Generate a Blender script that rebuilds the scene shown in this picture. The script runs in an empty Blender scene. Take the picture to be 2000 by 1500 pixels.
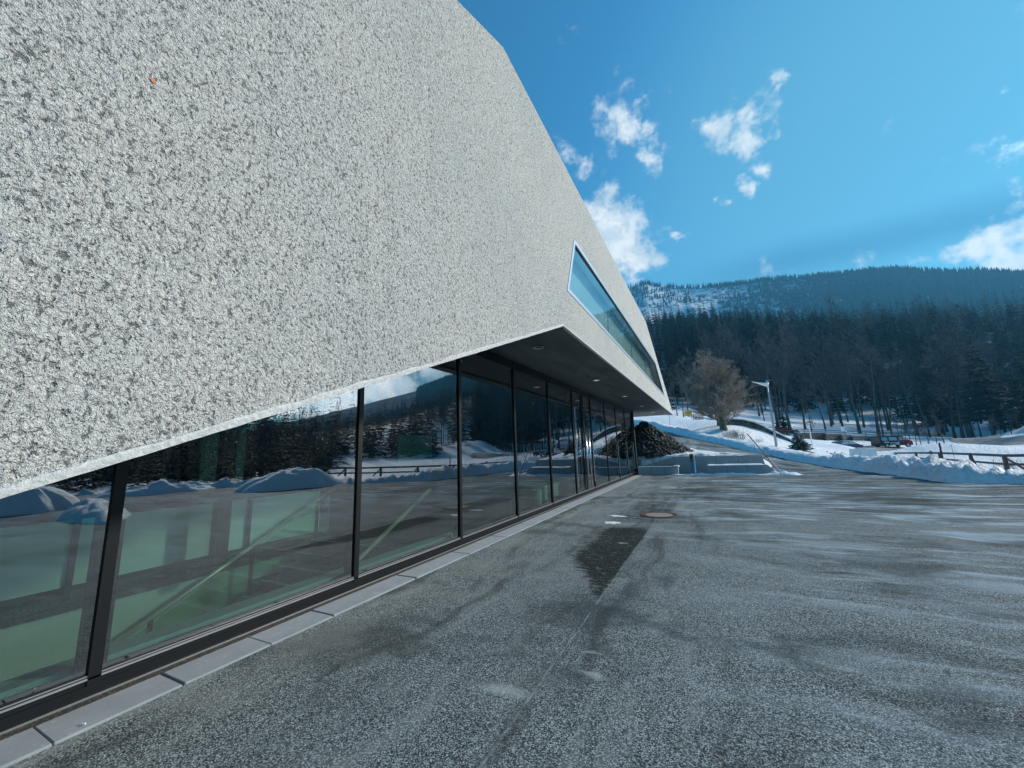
import bpy, bmesh, math, random
import numpy as np
from mathutils import Vector, Matrix

# ------------------------------------------------------------------ camera
F, CX, CY, EYE = 753.0, 1000.0, 750.0, 1.6
_vp = np.array([386.0, 118.0, F]); _vp /= np.linalg.norm(_vp)
_zv = np.array([-148.0, -4292.0, F]); _zv /= np.linalg.norm(_zv)
_Z = _zv - (_zv @ _vp) * _vp; _Z /= np.linalg.norm(_Z)
RM = np.array([np.cross(_vp, _Z), _vp, _Z])          # world = RM @ camera(x right, y down, z forward)
def ray(px, py): return RM @ np.array([px - CX, py - CY, F])
def P(px, py, D): return ray(px, py) / F * D + np.array([0, 0, EYE])     # a point at depth D
def ATX(px, py, x):
    r = ray(px, py); return r * (x / r[0]) + np.array([0, 0, EYE])
def ATY(px, py, y):
    r = ray(px, py); return r * (y / r[1]) + np.array([0, 0, EYE])
def GR(px, py, z=0.0):
    r = ray(px, py); return r * ((z - EYE) / r[2]) + np.array([0, 0, EYE])
sc = bpy.context.scene
col = sc.collection
cd = bpy.data.cameras.new('camera'); cam = bpy.data.objects.new('camera', cd); col.objects.link(cam)
cd.sensor_width = 36.0; cd.lens = 36.0 * F / 2000.0; cd.clip_start = 0.05; cd.clip_end = 6000
_r, _u, _b = RM @ [1, 0, 0], RM @ [0, -1, 0], RM @ [0, 0, -1]
cam.matrix_world = Matrix(((_r[0], _u[0], _b[0], 0), (_r[1], _u[1], _b[1], 0), (_r[2], _u[2], _b[2], EYE), (0, 0, 0, 1)))
sc.camera = cam

# ------------------------------------------------------------------ exposure, sun, sky
sc.view_settings.view_transform = 'Standard'; sc.view_settings.look = 'None'
sc.view_settings.gamma = 1.0; sc.view_settings.use_curve_mapping = False
sc.view_settings.exposure = 1.10
SUN_AZ, SUN_EL = 58.0, 27.0          # azimuth from +Y towards +X
sd = bpy.data.lights.new('sun', 'SUN'); sun = bpy.data.objects.new('sun', sd); col.objects.link(sun)
sd.energy = 2.7; sd.angle = math.radians(4); sd.color = (1.0, 0.94, 0.86)
_d = Vector((math.sin(math.radians(SUN_AZ)) * math.cos(math.radians(SUN_EL)),
             math.cos(math.radians(SUN_AZ)) * math.cos(math.radians(SUN_EL)), math.sin(math.radians(SUN_EL))))
sun.rotation_euler = _d.to_track_quat('Z', 'Y').to_euler()
sun.location = (40, 20, 60)
sc.cycles.max_bounces = 8; sc.cycles.transparent_max_bounces = 16
sc.cycles.volume_bounces = 0; sc.cycles.volume_step_rate = 1.0
sc.cycles.use_denoising = True

class NT:
    """small helper for writing node trees"""
    def __init__(s, t): s.t = t; s.n = t.nodes; s.l = t.links
    def new(s, typ, **kw):
        n = s.n.new(typ)
        for k, v in kw.items(): setattr(n, k, v)
        return n
    def put(s, sock, v):
        if isinstance(v, bpy.types.NodeSocket): s.l.new(v, sock)
        elif v is not None:
            if hasattr(sock.default_value, '__len__') and not hasattr(v, '__len__'): v = [v] * len(sock.default_value)
            if hasattr(sock.default_value, '__len__') and len(sock.default_value) == 4 and len(v) == 3: v = list(v) + [1]
            sock.default_value = v
    def m(s, op, a, b=None, c=None, clamp=False):
        n = s.new('ShaderNodeMath', operation=op, use_clamp=clamp)
        s.put(n.inputs[0], a)
        if b is not None: s.put(n.inputs[1], b)
        if c is not None: s.put(n.inputs[2], c)
        return n.outputs[0]
    def vm(s, op, a, b=None, out=0):
        n = s.new('ShaderNodeVectorMath', operation=op); s.put(n.inputs[0], a)
        if b is not None:
            if op == 'SCALE': s.put(n.inputs[3], b)
            else: s.put(n.inputs[1], b)
        return n.outputs[out]
    def ss(s, v, a, b, lo=0.0, hi=1.0, kind='SMOOTHSTEP'):
        n = s.new('ShaderNodeMapRange', interpolation_type=kind); s.put(n.inputs[0], v)
        if a > b: a, b, lo, hi = b, a, hi, lo
        for i, x in enumerate((a, b, lo, hi)): n.inputs[i + 1].default_value = x
        return n.outputs[0]
    def noise(s, vec, scale, detail=3, rough=0.55, dist=0.0, out=0):
        n = s.new('ShaderNodeTexNoise'); s.put(n.inputs['Vector'], vec)
        n.inputs['Scale'].default_value = scale; n.inputs['Detail'].default_value = detail
        n.inputs['Roughness'].default_value = rough; n.inputs['Distortion'].default_value = dist
        return n.outputs[out]
    def vor(s, vec, scale, feature='F1', rand=1.0, out='Distance'):
        n = s.new('ShaderNodeTexVoronoi', feature=feature); s.put(n.inputs['Vector'], vec)
        n.inputs['Scale'].default_value = scale; n.inputs['Randomness'].default_value = rand
        return n.outputs[out]
    def mix(s, f, a, b, blend='MIX'):
        n = s.new('ShaderNodeMix', data_type='RGBA', blend_type=blend)
        s.put(n.inputs[0], f); s.put(n.inputs[6], a); s.put(n.inputs[7], b)
        return n.outputs[2]
    def comb(s, x, y, z):
        n = s.new('ShaderNodeCombineXYZ')
        for i, v in enumerate((x, y, z)): s.put(n.inputs[i], v)
        return n.outputs[0]
    def sep(s, v):
        n = s.new('ShaderNodeSeparateXYZ'); s.put(n.inputs[0], v); return n.outputs
    def ramp(s, f, stops):
        n = s.new('ShaderNodeValToRGB'); e = n.color_ramp.elements
        while len(e) < len(stops): e.new(0.5)
        for el, (p, c) in zip(e, stops):
            el.position = p; el.color = (c[0], c[1], c[2], 1) if hasattr(c, '__len__') else (c, c, c, 1)
        s.put(n.inputs[0], f); return n.outputs[0]
    def bump(s, h, strength=0.5, dist=0.01, normal=None):
        n = s.new('ShaderNodeBump'); s.put(n.inputs['Height'], h)
        n.inputs['Strength'].default_value = strength; n.inputs['Distance'].default_value = dist
        if normal is not None: s.put(n.inputs['Normal'], normal)
        return n.outputs[0]

def unit(v): v = np.array(v, float); return v / np.linalg.norm(v)
# sky: Nishita with clouds laid out by direction
w = bpy.data.worlds.new('World'); sc.world = w; w.use_nodes = True
w.node_tree.nodes.clear(); N = NT(w.node_tree)
sky = N.new('ShaderNodeTexSky', sky_type='NISHITA'); sky.sun_disc = False
sky.sun_elevation = math.radians(SUN_EL); sky.sun_rotation = math.radians(SUN_AZ)
sky.air_density = 1.3; sky.dust_density = 0.6; sky.ozone_density = 1.4; sky.altitude = 600
tc = N.new('ShaderNodeTexCoord').outputs['Generated']
skyc = N.mix(1.0, sky.outputs[0], (0.24, 0.82, 1.04), 'MULTIPLY')
# long soft band of thin cloud and the darker streak above it
def band(pa, pb, width):
    n = unit(np.cross(unit(ray(*pa)), unit(ray(*pb))))
    dt = N.vm('DOT_PRODUCT', N.vm('ADD', tc, N.vm('SCALE', N.vm('SUBTRACT', N.noise(tc, 3.0, 2, out=1), (0.5, 0.5, 0.5)), 0.03)), tuple(n), out='Value')
    return N.ss(N.m('ABSOLUTE', dt), width, 0.0)
wn = N.vm('SUBTRACT', N.noise(tc, 9.0, 4, 0.62, out=1), (0.5, 0.5, 0.5))
warped = N.vm('ADD', tc, N.vm('SCALE', wn, 0.17))
rightness = N.ss(N.vm('DOT_PRODUCT', tc, tuple(unit(ray(2000, 420))), out='Value'), 0.72, 0.98)
streak = N.m('MULTIPLY', band((2000, 405), (1480, 525), 0.06), N.ss(N.vm('DOT_PRODUCT', tc, tuple(unit(ray(1850, 440))), out='Value'), 0.88, 0.985))
glowc = N.mix(N.m('MULTIPLY', rightness, 0.66), skyc, (.95, 2.75, 3.75))
skyc = N.mix(N.m('MULTIPLY', streak, 0.55), glowc, (.28, 1.35, 2.7))
# clouds: (pixel x, pixel y, radius in radians-ish, strength)
BL = [(1205, 470, .115, 1.25), (1180, 425, .07, 1.0), (1240, 520, .07, 1.1), (1225, 455, .07, .7), (1290, 460, .045, .55), (1330, 458, .02, .6),
      (1225, 240, .062, .74), (1190, 225, .04, .62), (1265, 255, .045, .66), (1275, 300, .035, .6), (1185, 280, .03, .45),
      (1405, 265, .05, .98), (1445, 225, .036, .7), (1468, 275, .05, 1.0), (1490, 312, .035, .6), (1495, 170, .028, .85), (1440, 355, .024, .8), (1402, 392, .022, .6), (1380, 250, .03, .6),
      (1120, 310, .055, .62), (1185, 370, .05, .66), (1220, 130, .018, .5),
      (1975, 480, .055, 1.0), (1900, 500, .045, .95), (1990, 440, .035, .75), (2060, 480, .09, 1.1), (1840, 512, .035, .8), (1795, 518, .022, .7), (1950, 525, .06, 1.0), (1500, 540, .05, .35), (1640, 528, .07, .30),
      (2300, 460, .12, .9)]
# the part of the sky the glass front mirrors
for az, el, r_, s_ in ((44, 9, .12, 1.3), (50, 9, .14, 1.25), (58, 10, .15, 1.1), (36, 12, .09, 1.0), (66, 14, .14, .9), (40, 16, .08, .7), (30, 24, .06, .35)):
    BL.append(((az, el), None, r_, s_))
acc = None
for px, py, r_, s_ in BL:
    if py is None:
        a, e = math.radians(px[0]), math.radians(px[1]); d = (math.sin(a) * math.cos(e), math.cos(a) * math.cos(e), math.sin(e))
    else: d = tuple(unit(ray(px, py)))
    v = N.m('MULTIPLY', N.ss(N.vm('DISTANCE', warped, d, out='Value'), r_ * 1.35, 0.0), s_)
    acc = v if acc is None else N.m('MAXIMUM', acc, v)
fb = N.noise(tc, 24.0, 6, 0.62)
cm = N.ss(N.m('ADD', N.m('MULTIPLY', acc, 1.2), N.m('MULTIPLY', N.m('SUBTRACT', fb, 0.5), 2.1)), 0.26, 1.15)
shade = N.noise(warped, 13.0, 3, 0.5)
ccol = N.mix(N.ss(shade, 0.35, 0.62), (3.7, 4.6, 5.2), (6.0, 6.3, 6.4))
nearsun = N.ss(N.vm('DOT_PRODUCT', tc, tuple(_d), out='Value'), 0.87, 0.99, 1.0, 6.5)
ccol = N.vm('SCALE', ccol, nearsun)
skyc = N.mix(N.m('MULTIPLY', cm, 0.95), skyc, ccol)
bg = N.new('ShaderNodeBackground'); N.put(bg.inputs[0], skyc); bg.inputs[1].default_value = 0.076
N.l.new(bg.outputs[0], N.new('ShaderNodeOutputWorld').inputs[0])

# ------------------------------------------------------------------ helpers
rnd = random.Random(7); nrg = np.random.default_rng(11)
def mat(name, base=(.5, .5, .5), rough=.6, metal=0.0, spec=.5, fn=None, emit=None):
    m = bpy.data.materials.new(name); m.use_nodes = True; m.node_tree.nodes.clear()
    T_ = NT(m.node_tree); b = T_.new('ShaderNodeBsdfPrincipled'); o = T_.new('ShaderNodeOutputMaterial')
    T_.l.new(b.outputs[0], o.inputs[0])
    T_.put(b.inputs['Base Color'], base); b.inputs['Roughness'].default_value = rough
    b.inputs['Metallic'].default_value = metal; b.inputs['Specular IOR Level'].default_value = spec
    if emit: T_.put(b.inputs['Emission Color'], emit[0]); b.inputs['Emission Strength'].default_value = emit[1]
    if fn: fn(T_, b, o)
    return m
def tag(o, label=None, cat=None, group=None, kind=None):
    if label: o['label'] = label
    if cat: o['category'] = cat
    if group: o['group'] = group
    if kind: o['kind'] = kind
    return o
def empty(name, loc=(0, 0, 0), rz=0, label=None, cat=None, group=None):
    o = bpy.data.objects.new(name, None); col.objects.link(o); o.location = loc; o.rotation_euler = (0, 0, rz)
    o.empty_display_size = .2
    return tag(o, label, cat, group)
def link(name, me, m=None, parent=None, loc=None, smooth=False):
    o = bpy.data.objects.new(name, me); col.objects.link(o)
    if m is not None and not me.materials: me.materials.append(m)
    if parent is not None: o.parent = parent
    if loc is not None: o.location = loc
    if smooth: me.shade_smooth()
    return o
def npmesh(name, V, Fc, uv=None):
    """fast mesh from an (n,3) array and an (m,k) array of faces"""
    V = np.asarray(V, np.float32); Fc = np.asarray(Fc, np.int32); me = bpy.data.meshes.new(name)
    me.vertices.add(len(V)); me.vertices.foreach_set('co', V.ravel())
    k = Fc.shape[1]; me.loops.add(Fc.size); me.loops.foreach_set('vertex_index', Fc.ravel())
    me.polygons.add(len(Fc)); me.polygons.foreach_set('loop_start', np.arange(0, Fc.size, k, dtype=np.int32))
    me.polygons.foreach_set('loop_total', np.full(len(Fc), k, np.int32))
    me.update(calc_edges=True); me.validate(); return me
class MB:
    def __init__(s): s.v = []; s.f = []
    def add(s, vs, fs):
        o = len(s.v); s.v += [tuple(map(float, v)) for v in vs]; s.f += [tuple(i + o for i in f) for f in fs]; return s
    def box(s, a, b, M=None):
        x0, y0, z0 = a; x1, y1, z1 = b
        vs = [(x, y, z) for z in (z0, z1) for y in (y0, y1) for x in (x0, x1)]
        if M is not None: vs = [M @ Vector(v) for v in vs]
        return s.add(vs, [(0, 2, 3, 1), (4, 5, 7, 6), (0, 1, 5, 4), (2, 6, 7, 3), (0, 4, 6, 2), (1, 3, 7, 5)])
    def tube(s, pts, rads, n=8, cap=True):
        pts = [Vector(p) for p in pts]; rings = []
        if not hasattr(rads, '__len__'): rads = [rads] * len(pts)
        up = Vector((0.02, 0.03, 1))
        for i, p in enumerate(pts):
            d = (pts[min(i + 1, len(pts) - 1)] - pts[max(i - 1, 0)]).normalized()
            a = d.cross(up if abs(d.z) < .95 else Vector((1, 0, 0))).normalized(); b = d.cross(a)
            rings.append([p + (a * math.cos(2 * math.pi * k / n) + b * math.sin(2 * math.pi * k / n)) * rads[i] for k in range(n)])
        vs = [v for r in rings for v in r]
        fs = [(i * n + k, i * n + (k + 1) % n, (i + 1) * n + (k + 1) % n, (i + 1) * n + k) for i in range(len(pts) - 1) for k in range(n)]
        if cap: fs += [tuple(range(n))[::-1], tuple((len(pts) - 1) * n + k for k in range(n))]
        return s.add(vs, fs)
    def bar(s, a, b, w, h=None):
        """rectangular bar from a to b"""
        a, b = Vector(a), Vector(b); h = h or w; d = (b - a).normalized()
        sx = d.cross(Vector((0, 0, 1)) if abs(d.z) < .99 else Vector((0, 1, 0))).normalized(); sz = sx.cross(d)
        vs = [p + sx * i * w / 2 + sz * j * h / 2 for p in (a, b) for (i, j) in ((-1, -1), (1, -1), (1, 1), (-1, 1))]
        return s.add(vs, [(0, 1, 2, 3), (7, 6, 5, 4), (0, 4, 5, 1), (1, 5, 6, 2), (2, 6, 7, 3), (3, 7, 4, 0)])
    def prism(s, poly, d):
        """poly: list of 3d points, pushed along d"""
        n = len(poly); d = Vector(d); vs = [Vector(p) for p in poly] + [Vector(p) + d for p in poly]
        return s.add(vs, [tuple(range(n))[::-1], tuple(range(n, 2 * n))] + [(i, (i + 1) % n, n + (i + 1) % n, n + i) for i in range(n)])
    def mesh(s, name='mesh', bevel=0, seg=1):
        if len(s.f) == 1:
            me = bpy.data.meshes.new(name); me.from_pydata(s.v, [], s.f); me.update(); return me
        me = bpy.data.meshes.new(name); me.from_pydata(s.v, [], s.f)
        bm = bmesh.new(); bm.from_mesh(me); bmesh.ops.recalc_face_normals(bm, faces=bm.faces)
        if bevel: bmesh.ops.bevel(bm, geom=list(bm.edges), offset=bevel, segments=seg, affect='EDGES', profile=.6)
        bm.to_mesh(me); bm.free(); me.update(); return me
    def build(s, name, m, parent=None, bevel=0, smooth=False, seg=1, loc=None):
        return link(name, s.mesh(name, bevel, seg), m, parent, loc, smooth)
def copy_tree(o, parent=None):
    c = o.copy(); col.objects.link(c); c.parent = parent
    for k in ('label',):
        if parent is None and k in c: del c[k]
    for ch in list(o.children): copy_tree(ch, c)
    return c
_h = nrg.random((256, 256))
def vnoise(x, y, s=1.0, seed=0):
    x = np.asarray(x, float) * s + 37.3 * seed; y = np.asarray(y, float) * s + 11.7 * seed
    xi = np.floor(x).astype(int); yi = np.floor(y).astype(int); fx = x - xi; fy = y - yi
    fx = fx * fx * (3 - 2 * fx); fy = fy * fy * (3 - 2 * fy)
    g = lambda a, b: _h[a & 255, b & 255]
    return (g(xi, yi) * (1 - fx) + g(xi + 1, yi) * fx) * (1 - fy) + (g(xi, yi + 1) * (1 - fx) + g(xi + 1, yi + 1) * fx) * fy
def fbm(x, y, s=1.0, o=4, seed=0):
    r = 0; a = .5
    for i in range(o): r = r + a * (vnoise(x, y, s, seed + i) - .5); s *= 2.03; a *= .5
    return r
def sstep(a, b, v): t = np.clip((np.asarray(v, float) - a) / (b - a), 0, 1); return t * t * (3 - 2 * t)

# ------------------------------------------------------------------ materials
def wc(T_): return T_.new('ShaderNodeTexCoord').outputs['Object']
def f_plaster(T_, b, o):
    c = wc(T_)
    wv = T_.vm('ADD', T_.vm('MULTIPLY', c, (1, 1, .8)), T_.vm('SCALE', T_.vm('SUBTRACT', T_.noise(c, 34, 3, out=1), (.5, .5, .5)), .045))
    big = T_.noise(c, .55, 3, .6); mid = T_.noise(c, 4.0, 4, .6)
    n1 = T_.noise(wv, 52, 4, .62); n2 = T_.noise(wv, 150, 3, .65); n0 = T_.noise(wv, 24, 3, .6)
    v1 = T_.vor(wv, 58); v1c = T_.sep(T_.vor(wv, 58, out='Color')); v2 = T_.vor(wv, 150); v2c = T_.sep(T_.vor(wv, 150, out='Color'))
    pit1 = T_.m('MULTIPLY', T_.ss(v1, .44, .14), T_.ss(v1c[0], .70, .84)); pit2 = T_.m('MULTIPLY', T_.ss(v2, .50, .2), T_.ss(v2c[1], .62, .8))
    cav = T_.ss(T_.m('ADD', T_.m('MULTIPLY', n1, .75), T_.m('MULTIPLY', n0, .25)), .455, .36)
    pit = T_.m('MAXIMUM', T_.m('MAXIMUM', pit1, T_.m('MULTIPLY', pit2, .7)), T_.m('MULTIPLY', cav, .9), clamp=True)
    base = T_.ramp(n2, [(.28, (.50, .495, .475)), (.5, (.67, .665, .63)), (.75, (.84, .83, .79))])
    chips = T_.m('MULTIPLY', T_.ss(v1, .5, .3), T_.ss(v1c[2], .80, .88))
    base = T_.mix(T_.m('MULTIPLY', chips, .75), base, T_.mix(v1c[1], (.20, .25, .33), (.80, .79, .76)))
    base = T_.mix(T_.ss(mid, .40, .66, 0, .30), base, (.70, .665, .61))
    base = T_.mix(T_.ss(big, .38, .66, 0, .35), base, (.52, .56, .58))
    sx = T_.sep(c); drip = T_.noise(T_.vm('MULTIPLY', c, (1, 3.2, .28)), 1.6, 4, .6)
    base = T_.mix(T_.ss(drip, .52, .72, 0, .16), base, (.34, .35, .33))
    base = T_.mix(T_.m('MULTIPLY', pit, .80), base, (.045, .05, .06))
    base = T_.mix(1.0, base, (.97, .955, .93), 'MULTIPLY')
    T_.put(b.inputs['Base Color'], base)
    h = T_.m('SUBTRACT', T_.m('ADD', T_.m('MULTIPLY', n1, 1.1), T_.m('ADD', T_.m('MULTIPLY', n2, .35), T_.m('MULTIPLY', n0, .9))), T_.m('MULTIPLY', pit, .55))
    T_.put(b.inputs['Normal'], T_.bump(h, 1.0, .030))
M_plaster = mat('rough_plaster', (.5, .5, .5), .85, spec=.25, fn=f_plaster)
def f_trim(T_, b, o):
    c = wc(T_); n = T_.noise(c, 40, 4, .65)
    T_.put(b.inputs['Base Color'], T_.ramp(n, [(.3, (.36, .36, .345)), (.7, (.62, .615, .585))])); T_.put(b.inputs['Normal'], T_.bump(n, .8, .012))
M_trim = mat('plaster_edge', (.5, .5, .5), .8, fn=f_trim)
def f_soffit(T_, b, o):
    c = T_.vm('MULTIPLY', wc(T_), (1.4, .5, 1)); n = T_.noise(c, 1.6, 5, .6, .6)
    T_.put(b.inputs['Base Color'], T_.ramp(n, [(.35, (.025, .042, .045)), (.65, (.095, .105, .11))]))
    T_.put(b.inputs['Roughness'], T_.ss(n, .3, .7, .45, .7)); T_.put(b.inputs['Normal'], T_.bump(T_.noise(c, 3, 3), .2, .02))
M_soffit = mat('soffit_boards', (.2, .2, .2), .6, fn=f_soffit)
M_frame = mat('dark_bronze_frame', (.008, .009, .010), .45, .0, .22)
M_alu = mat('silver_metal', (.62, .63, .64), .28, .9)
M_chrome = mat('polished_steel', (.75, .74, .72), .18, 1.0)
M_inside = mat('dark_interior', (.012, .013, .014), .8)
M_floorin = mat('interior_floor', (.05, .055, .055), .35)
M_cream = mat('cream_panel', (.90, .93, .84), .6)
M_cream2 = mat('green_cream_wall', (.78, .82, .64), .6)
M_step = mat('stair_tread', (.06, .065, .07), .5)
M_sill = mat('pale_sill', (.60, .72, .68), .4)
M_rail = mat('brass_handrail', (.80, .72, .52), .35, .4)
def f_glass(tr, base_r, ior):
    def fn(T_, b, o):
        T_.n.remove(b); t = T_.new('ShaderNodeBsdfTransparent'); T_.put(t.inputs[0], tr)
        g = T_.new('ShaderNodeBsdfGlossy'); g.inputs['Roughness'].default_value = 0.0; T_.put(g.inputs[0], (.93, .97, 1.0))
        c = wc(T_); nb = T_.bump(T_.noise(c, .8, 1), .05, .02); T_.put(g.inputs['Normal'], nb)
        fr = T_.new('ShaderNodeFresnel'); fr.inputs[0].default_value = ior
        fac = T_.m('ADD', base_r, T_.m('MULTIPLY', fr.outputs[0], 1 - base_r), clamp=True)
        mx = T_.new('ShaderNodeMixShader'); T_.put(mx.inputs[0], fac); T_.l.new(t.outputs[0], mx.inputs[1]); T_.l.new(g.outputs[0], mx.inputs[2])
        T_.l.new(mx.outputs[0], o.inputs[0])
    return fn
M_glass = mat('tinted_glass', fn=f_glass((.66, .95, .84), .23, 1.55))
M_glass2 = mat('upper_window_glass', fn=f_glass((.86, .96, .93), .34, 1.5))
M_glassin = mat('balustrade_glass', fn=f_glass((.78, .93, .84), .04, 1.5))
def f_kerb(T_, b, o):
    g = T_.new('ShaderNodeNewGeometry').outputs['Position']
    n = T_.noise(g, 3.0, 5, .6); f = T_.noise(g, 220, 3, .7); tone = T_.new('ShaderNodeObjectInfo').outputs['Random']
    c = T_.ramp(n, [(.3, (.165, .19, .21)), (.7, (.25, .275, .295))])
    c = T_.mix(T_.ss(f, .35, .7, 0, .5), c, (.31, .33, .345)); c = T_.mix(T_.m('MULTIPLY', tone, .25), c, (.24, .26, .28))
    c = T_.mix(T_.ss(T_.noise(g, 14, 4, .7), .60, .72, 0, .35), c, (.55, .56, .56))
    T_.put(b.inputs['Base Color'], c); T_.put(b.inputs['Normal'], T_.bump(f, .3, .002))
M_kerb = mat('concrete_slab', (.35, .37, .39), .8, fn=f_kerb)
def f_conc(T_, b, o):
    g = T_.new('ShaderNodeNewGeometry').outputs['Position']
    n = T_.noise(g, 1.3, 5, .6); f = T_.noise(g, 60, 3)
    T_.put(b.inputs['Base Color'], T_.mix(T_.ss(f, .3, .7, 0, .3), T_.ramp(n, [(.3, (.26, .31, .34)), (.7, (.36, .40, .42))]), (.2, .22, .24)))
    T_.put(b.inputs['Normal'], T_.bump(f, .2, .003))
M_conc = mat('cast_concrete', (.3, .3, .3), .75, fn=f_conc)
M_joint = mat('dark_joint', (.03, .03, .03), .9)
def f_gravel(T_, b, o):
    c = wc(T_); v = T_.vor(c, 60); vc = T_.sep(T_.vor(c, 60, out='Color'))[0]
    T_.put(b.inputs['Base Color'], T_.mix(T_.ss(v, .5, .15), (.02, .018, .014), T_.mix(vc, (.06, .05, .04), (.20, .17, .135))))
    T_.put(b.inputs['Normal'], T_.bump(v, -.8, .01))
M_channel = mat('drain_channel', (.1, .08, .06), .8, fn=f_gravel)

def f_asphalt(T_, b, o):
    c = wc(T_); X, Y_, _z = T_.sep(c)
    wob = T_.vm('ADD', c, T_.vm('SCALE', T_.vm('SUBTRACT', T_.noise(c, .35, 3, out=1), (.5, .5, .5)), 1.6))
    sc1 = T_.vm('MULTIPLY', wob, (.20, 1.25, 1)); sc2 = T_.vm('MULTIPLY', wob, (.45, 3.2, 1))
    sA = T_.noise(sc1, 1.0, 6, .68); sB = T_.noise(sc2, 1.3, 5, .66); blotch = T_.noise(c, .32, 4, .55)
    # grain of the aggregate
    g1 = T_.vor(c, 150); g1c = T_.sep(T_.vor(c, 150, out='Color'))[0]; g2 = T_.noise(c, 120, 4, .75)
    g3 = T_.sep(T_.vor(c, 150, out='Color'))[1]
    base = T_.ramp(T_.m('ADD', T_.m('MULTIPLY', g1c, .45), T_.m('MULTIPLY', g2, .55)), [(.26, (.008, .009, .009)), (.42, (.050, .054, .052)), (.56, (.130, .138, .132)), (.74, (.46, .475, .455))])
    base = T_.mix(T_.m('MULTIPLY', T_.ss(g3, .93, .97), T_.ss(g1, .5, .25)), base, (.75, .76, .74))
    far = T_.ss(Y_, 4.0, 13.0)
    dusty = T_.m('MULTIPLY', T_.ss(sA, .47, .60), T_.ss(blotch, .36, .52), clamp=True)
    side = T_.ss(T_.m('ADD', X, T_.m('MULTIPLY', far, 2.5)), -1.4, 2.4)
    dustf = T_.m('MULTIPLY', T_.m('MULTIPLY', dusty, side), T_.m('ADD', .45, T_.m('MULTIPLY', far, .50)), clamp=True)
    base = T_.mix(dustf, base, (.33, .375, .395))
    fine = T_.m('MULTIPLY', T_.m('MULTIPLY', T_.ss(sB, .52, .66), side), T_.ss(sA, .40, .60))
    base = T_.mix(T_.m('MULTIPLY', fine, T_.m('ADD', .28, T_.m('MULTIPLY', far, .60))), base, (.50, .55, .57))
    damp = T_.m('MULTIPLY', T_.m('MULTIPLY', T_.ss(sB, .47, .33), T_.ss(blotch, .56, .40)), T_.ss(side, 0, 1, .35, 1))
    base = T_.mix(T_.m('MULTIPLY', damp, .82), base, (.028, .034, .038))
    # worn lanes running along the facade and broad darker areas
    lane = T_.noise(T_.vm('MULTIPLY', wob, (2.6, .16, 1)), 1.0, 5, .62)
    base = T_.mix(T_.m('MULTIPLY', T_.m('MULTIPLY', T_.ss(lane, .50, .36), T_.ss(X, 1.2, -1.2)), .62), base, (.030, .031, .029))
    base = T_.mix(T_.m('MULTIPLY', T_.m('MULTIPLY', T_.ss(lane, .56, .66), T_.ss(X, 1.2, -1.2)), .35), base, (.30, .30, .275))
    dark = T_.noise(T_.vm('MULTIPLY', wob, (.7, 1.0, 1)), .55, 5, .65)
    base = T_.mix(T_.m('MULTIPLY', T_.ss(dark, .49, .36), .62), base, (.026, .031, .032))
    # tan dust near the building, tyre-polished lane
    tan = T_.m('MULTIPLY', T_.ss(T_.noise(c, 1.3, 4, .6), .46, .64), T_.ss(X, -.6, -2.2))
    base = T_.mix(T_.m('MULTIPLY', tan, .34), base, (.27, .26, .225))
    edge = T_.noise(T_.vm('MULTIPLY', c, (2.2, 11.0, 1)), 1.3, 6, .78)
    e = T_.m('MULTIPLY', T_.m('SUBTRACT', edge, .5), 1.0)
    lay = T_.m('ADD', T_.m('ADD', X, e), T_.ss(Y_, 4.3, 6.2, 1.32, 2.02))          # >0 right of the patch's left border
    wet = T_.m('MULTIPLY', T_.ss(lay, -.06, .05), T_.ss(T_.m('ADD', X, T_.m('MULTIPLY', e, .34)), -1.20, -1.26))
    wet = T_.m('MULTIPLY', wet, T_.m('MULTIPLY', T_.ss(T_.m('ADD', Y_, T_.m('MULTIPLY', e, 1.2)), 4.35, 4.6), T_.ss(T_.m('ADD', Y_, T_.m('MULTIPLY', e, 1.5)), 8.6, 8.1)))
    w2 = T_.m('MULTIPLY', T_.ss(edge, .58, .44), T_.m('MULTIPLY', T_.m('MULTIPLY', T_.ss(X, -2.3, -1.9), T_.ss(X, -.85, -1.1)), T_.m('MULTIPLY', T_.ss(Y_, 8.6, 9.4), T_.ss(Y_, 14.5, 12.5))))
    w3 = T_.m('MULTIPLY', T_.ss(T_.m('ADD', X, T_.m('MULTIPLY', e, .6)), -1.2, -.95), T_.m('MULTIPLY', T_.ss(T_.m('ADD', Y_, e), 12.0, 13.0), T_.ss(sB, .62, .40)))
    wet = T_.m('MAXIMUM', wet, T_.m('MAXIMUM', T_.m('MULTIPLY', w2, .85), T_.m('MULTIPLY', w3, .6)), clamp=True)
    wetc = T_.mix(T_.ss(g1c, .3, .95), (.002, .003, .003), (.05, .054, .048))
    wet = T_.m('MULTIPLY', wet, T_.ss(T_.noise(T_.vm('MULTIPLY', c, (1, 2.2, 1)), 7, 5, .75), .36, .47, .35, 1.0))
    base = T_.mix(T_.m('MULTIPLY', wet, .92), base, wetc)
    # long construction joint and a faint second one
    j = T_.m('MULTIPLY', T_.ss(T_.m('ABSOLUTE', T_.m('ADD', T_.m('ADD', X, 1.235), T_.m('MULTIPLY', T_.m('SUBTRACT', T_.noise(c, 2.5, 2), .5), .03))), .014, .003), .32)
    base = T_.mix(T_.m('MULTIPLY', j, T_.ss(T_.noise(c, 4, 2), .38, .55)), base, (.42, .44, .43))
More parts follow.
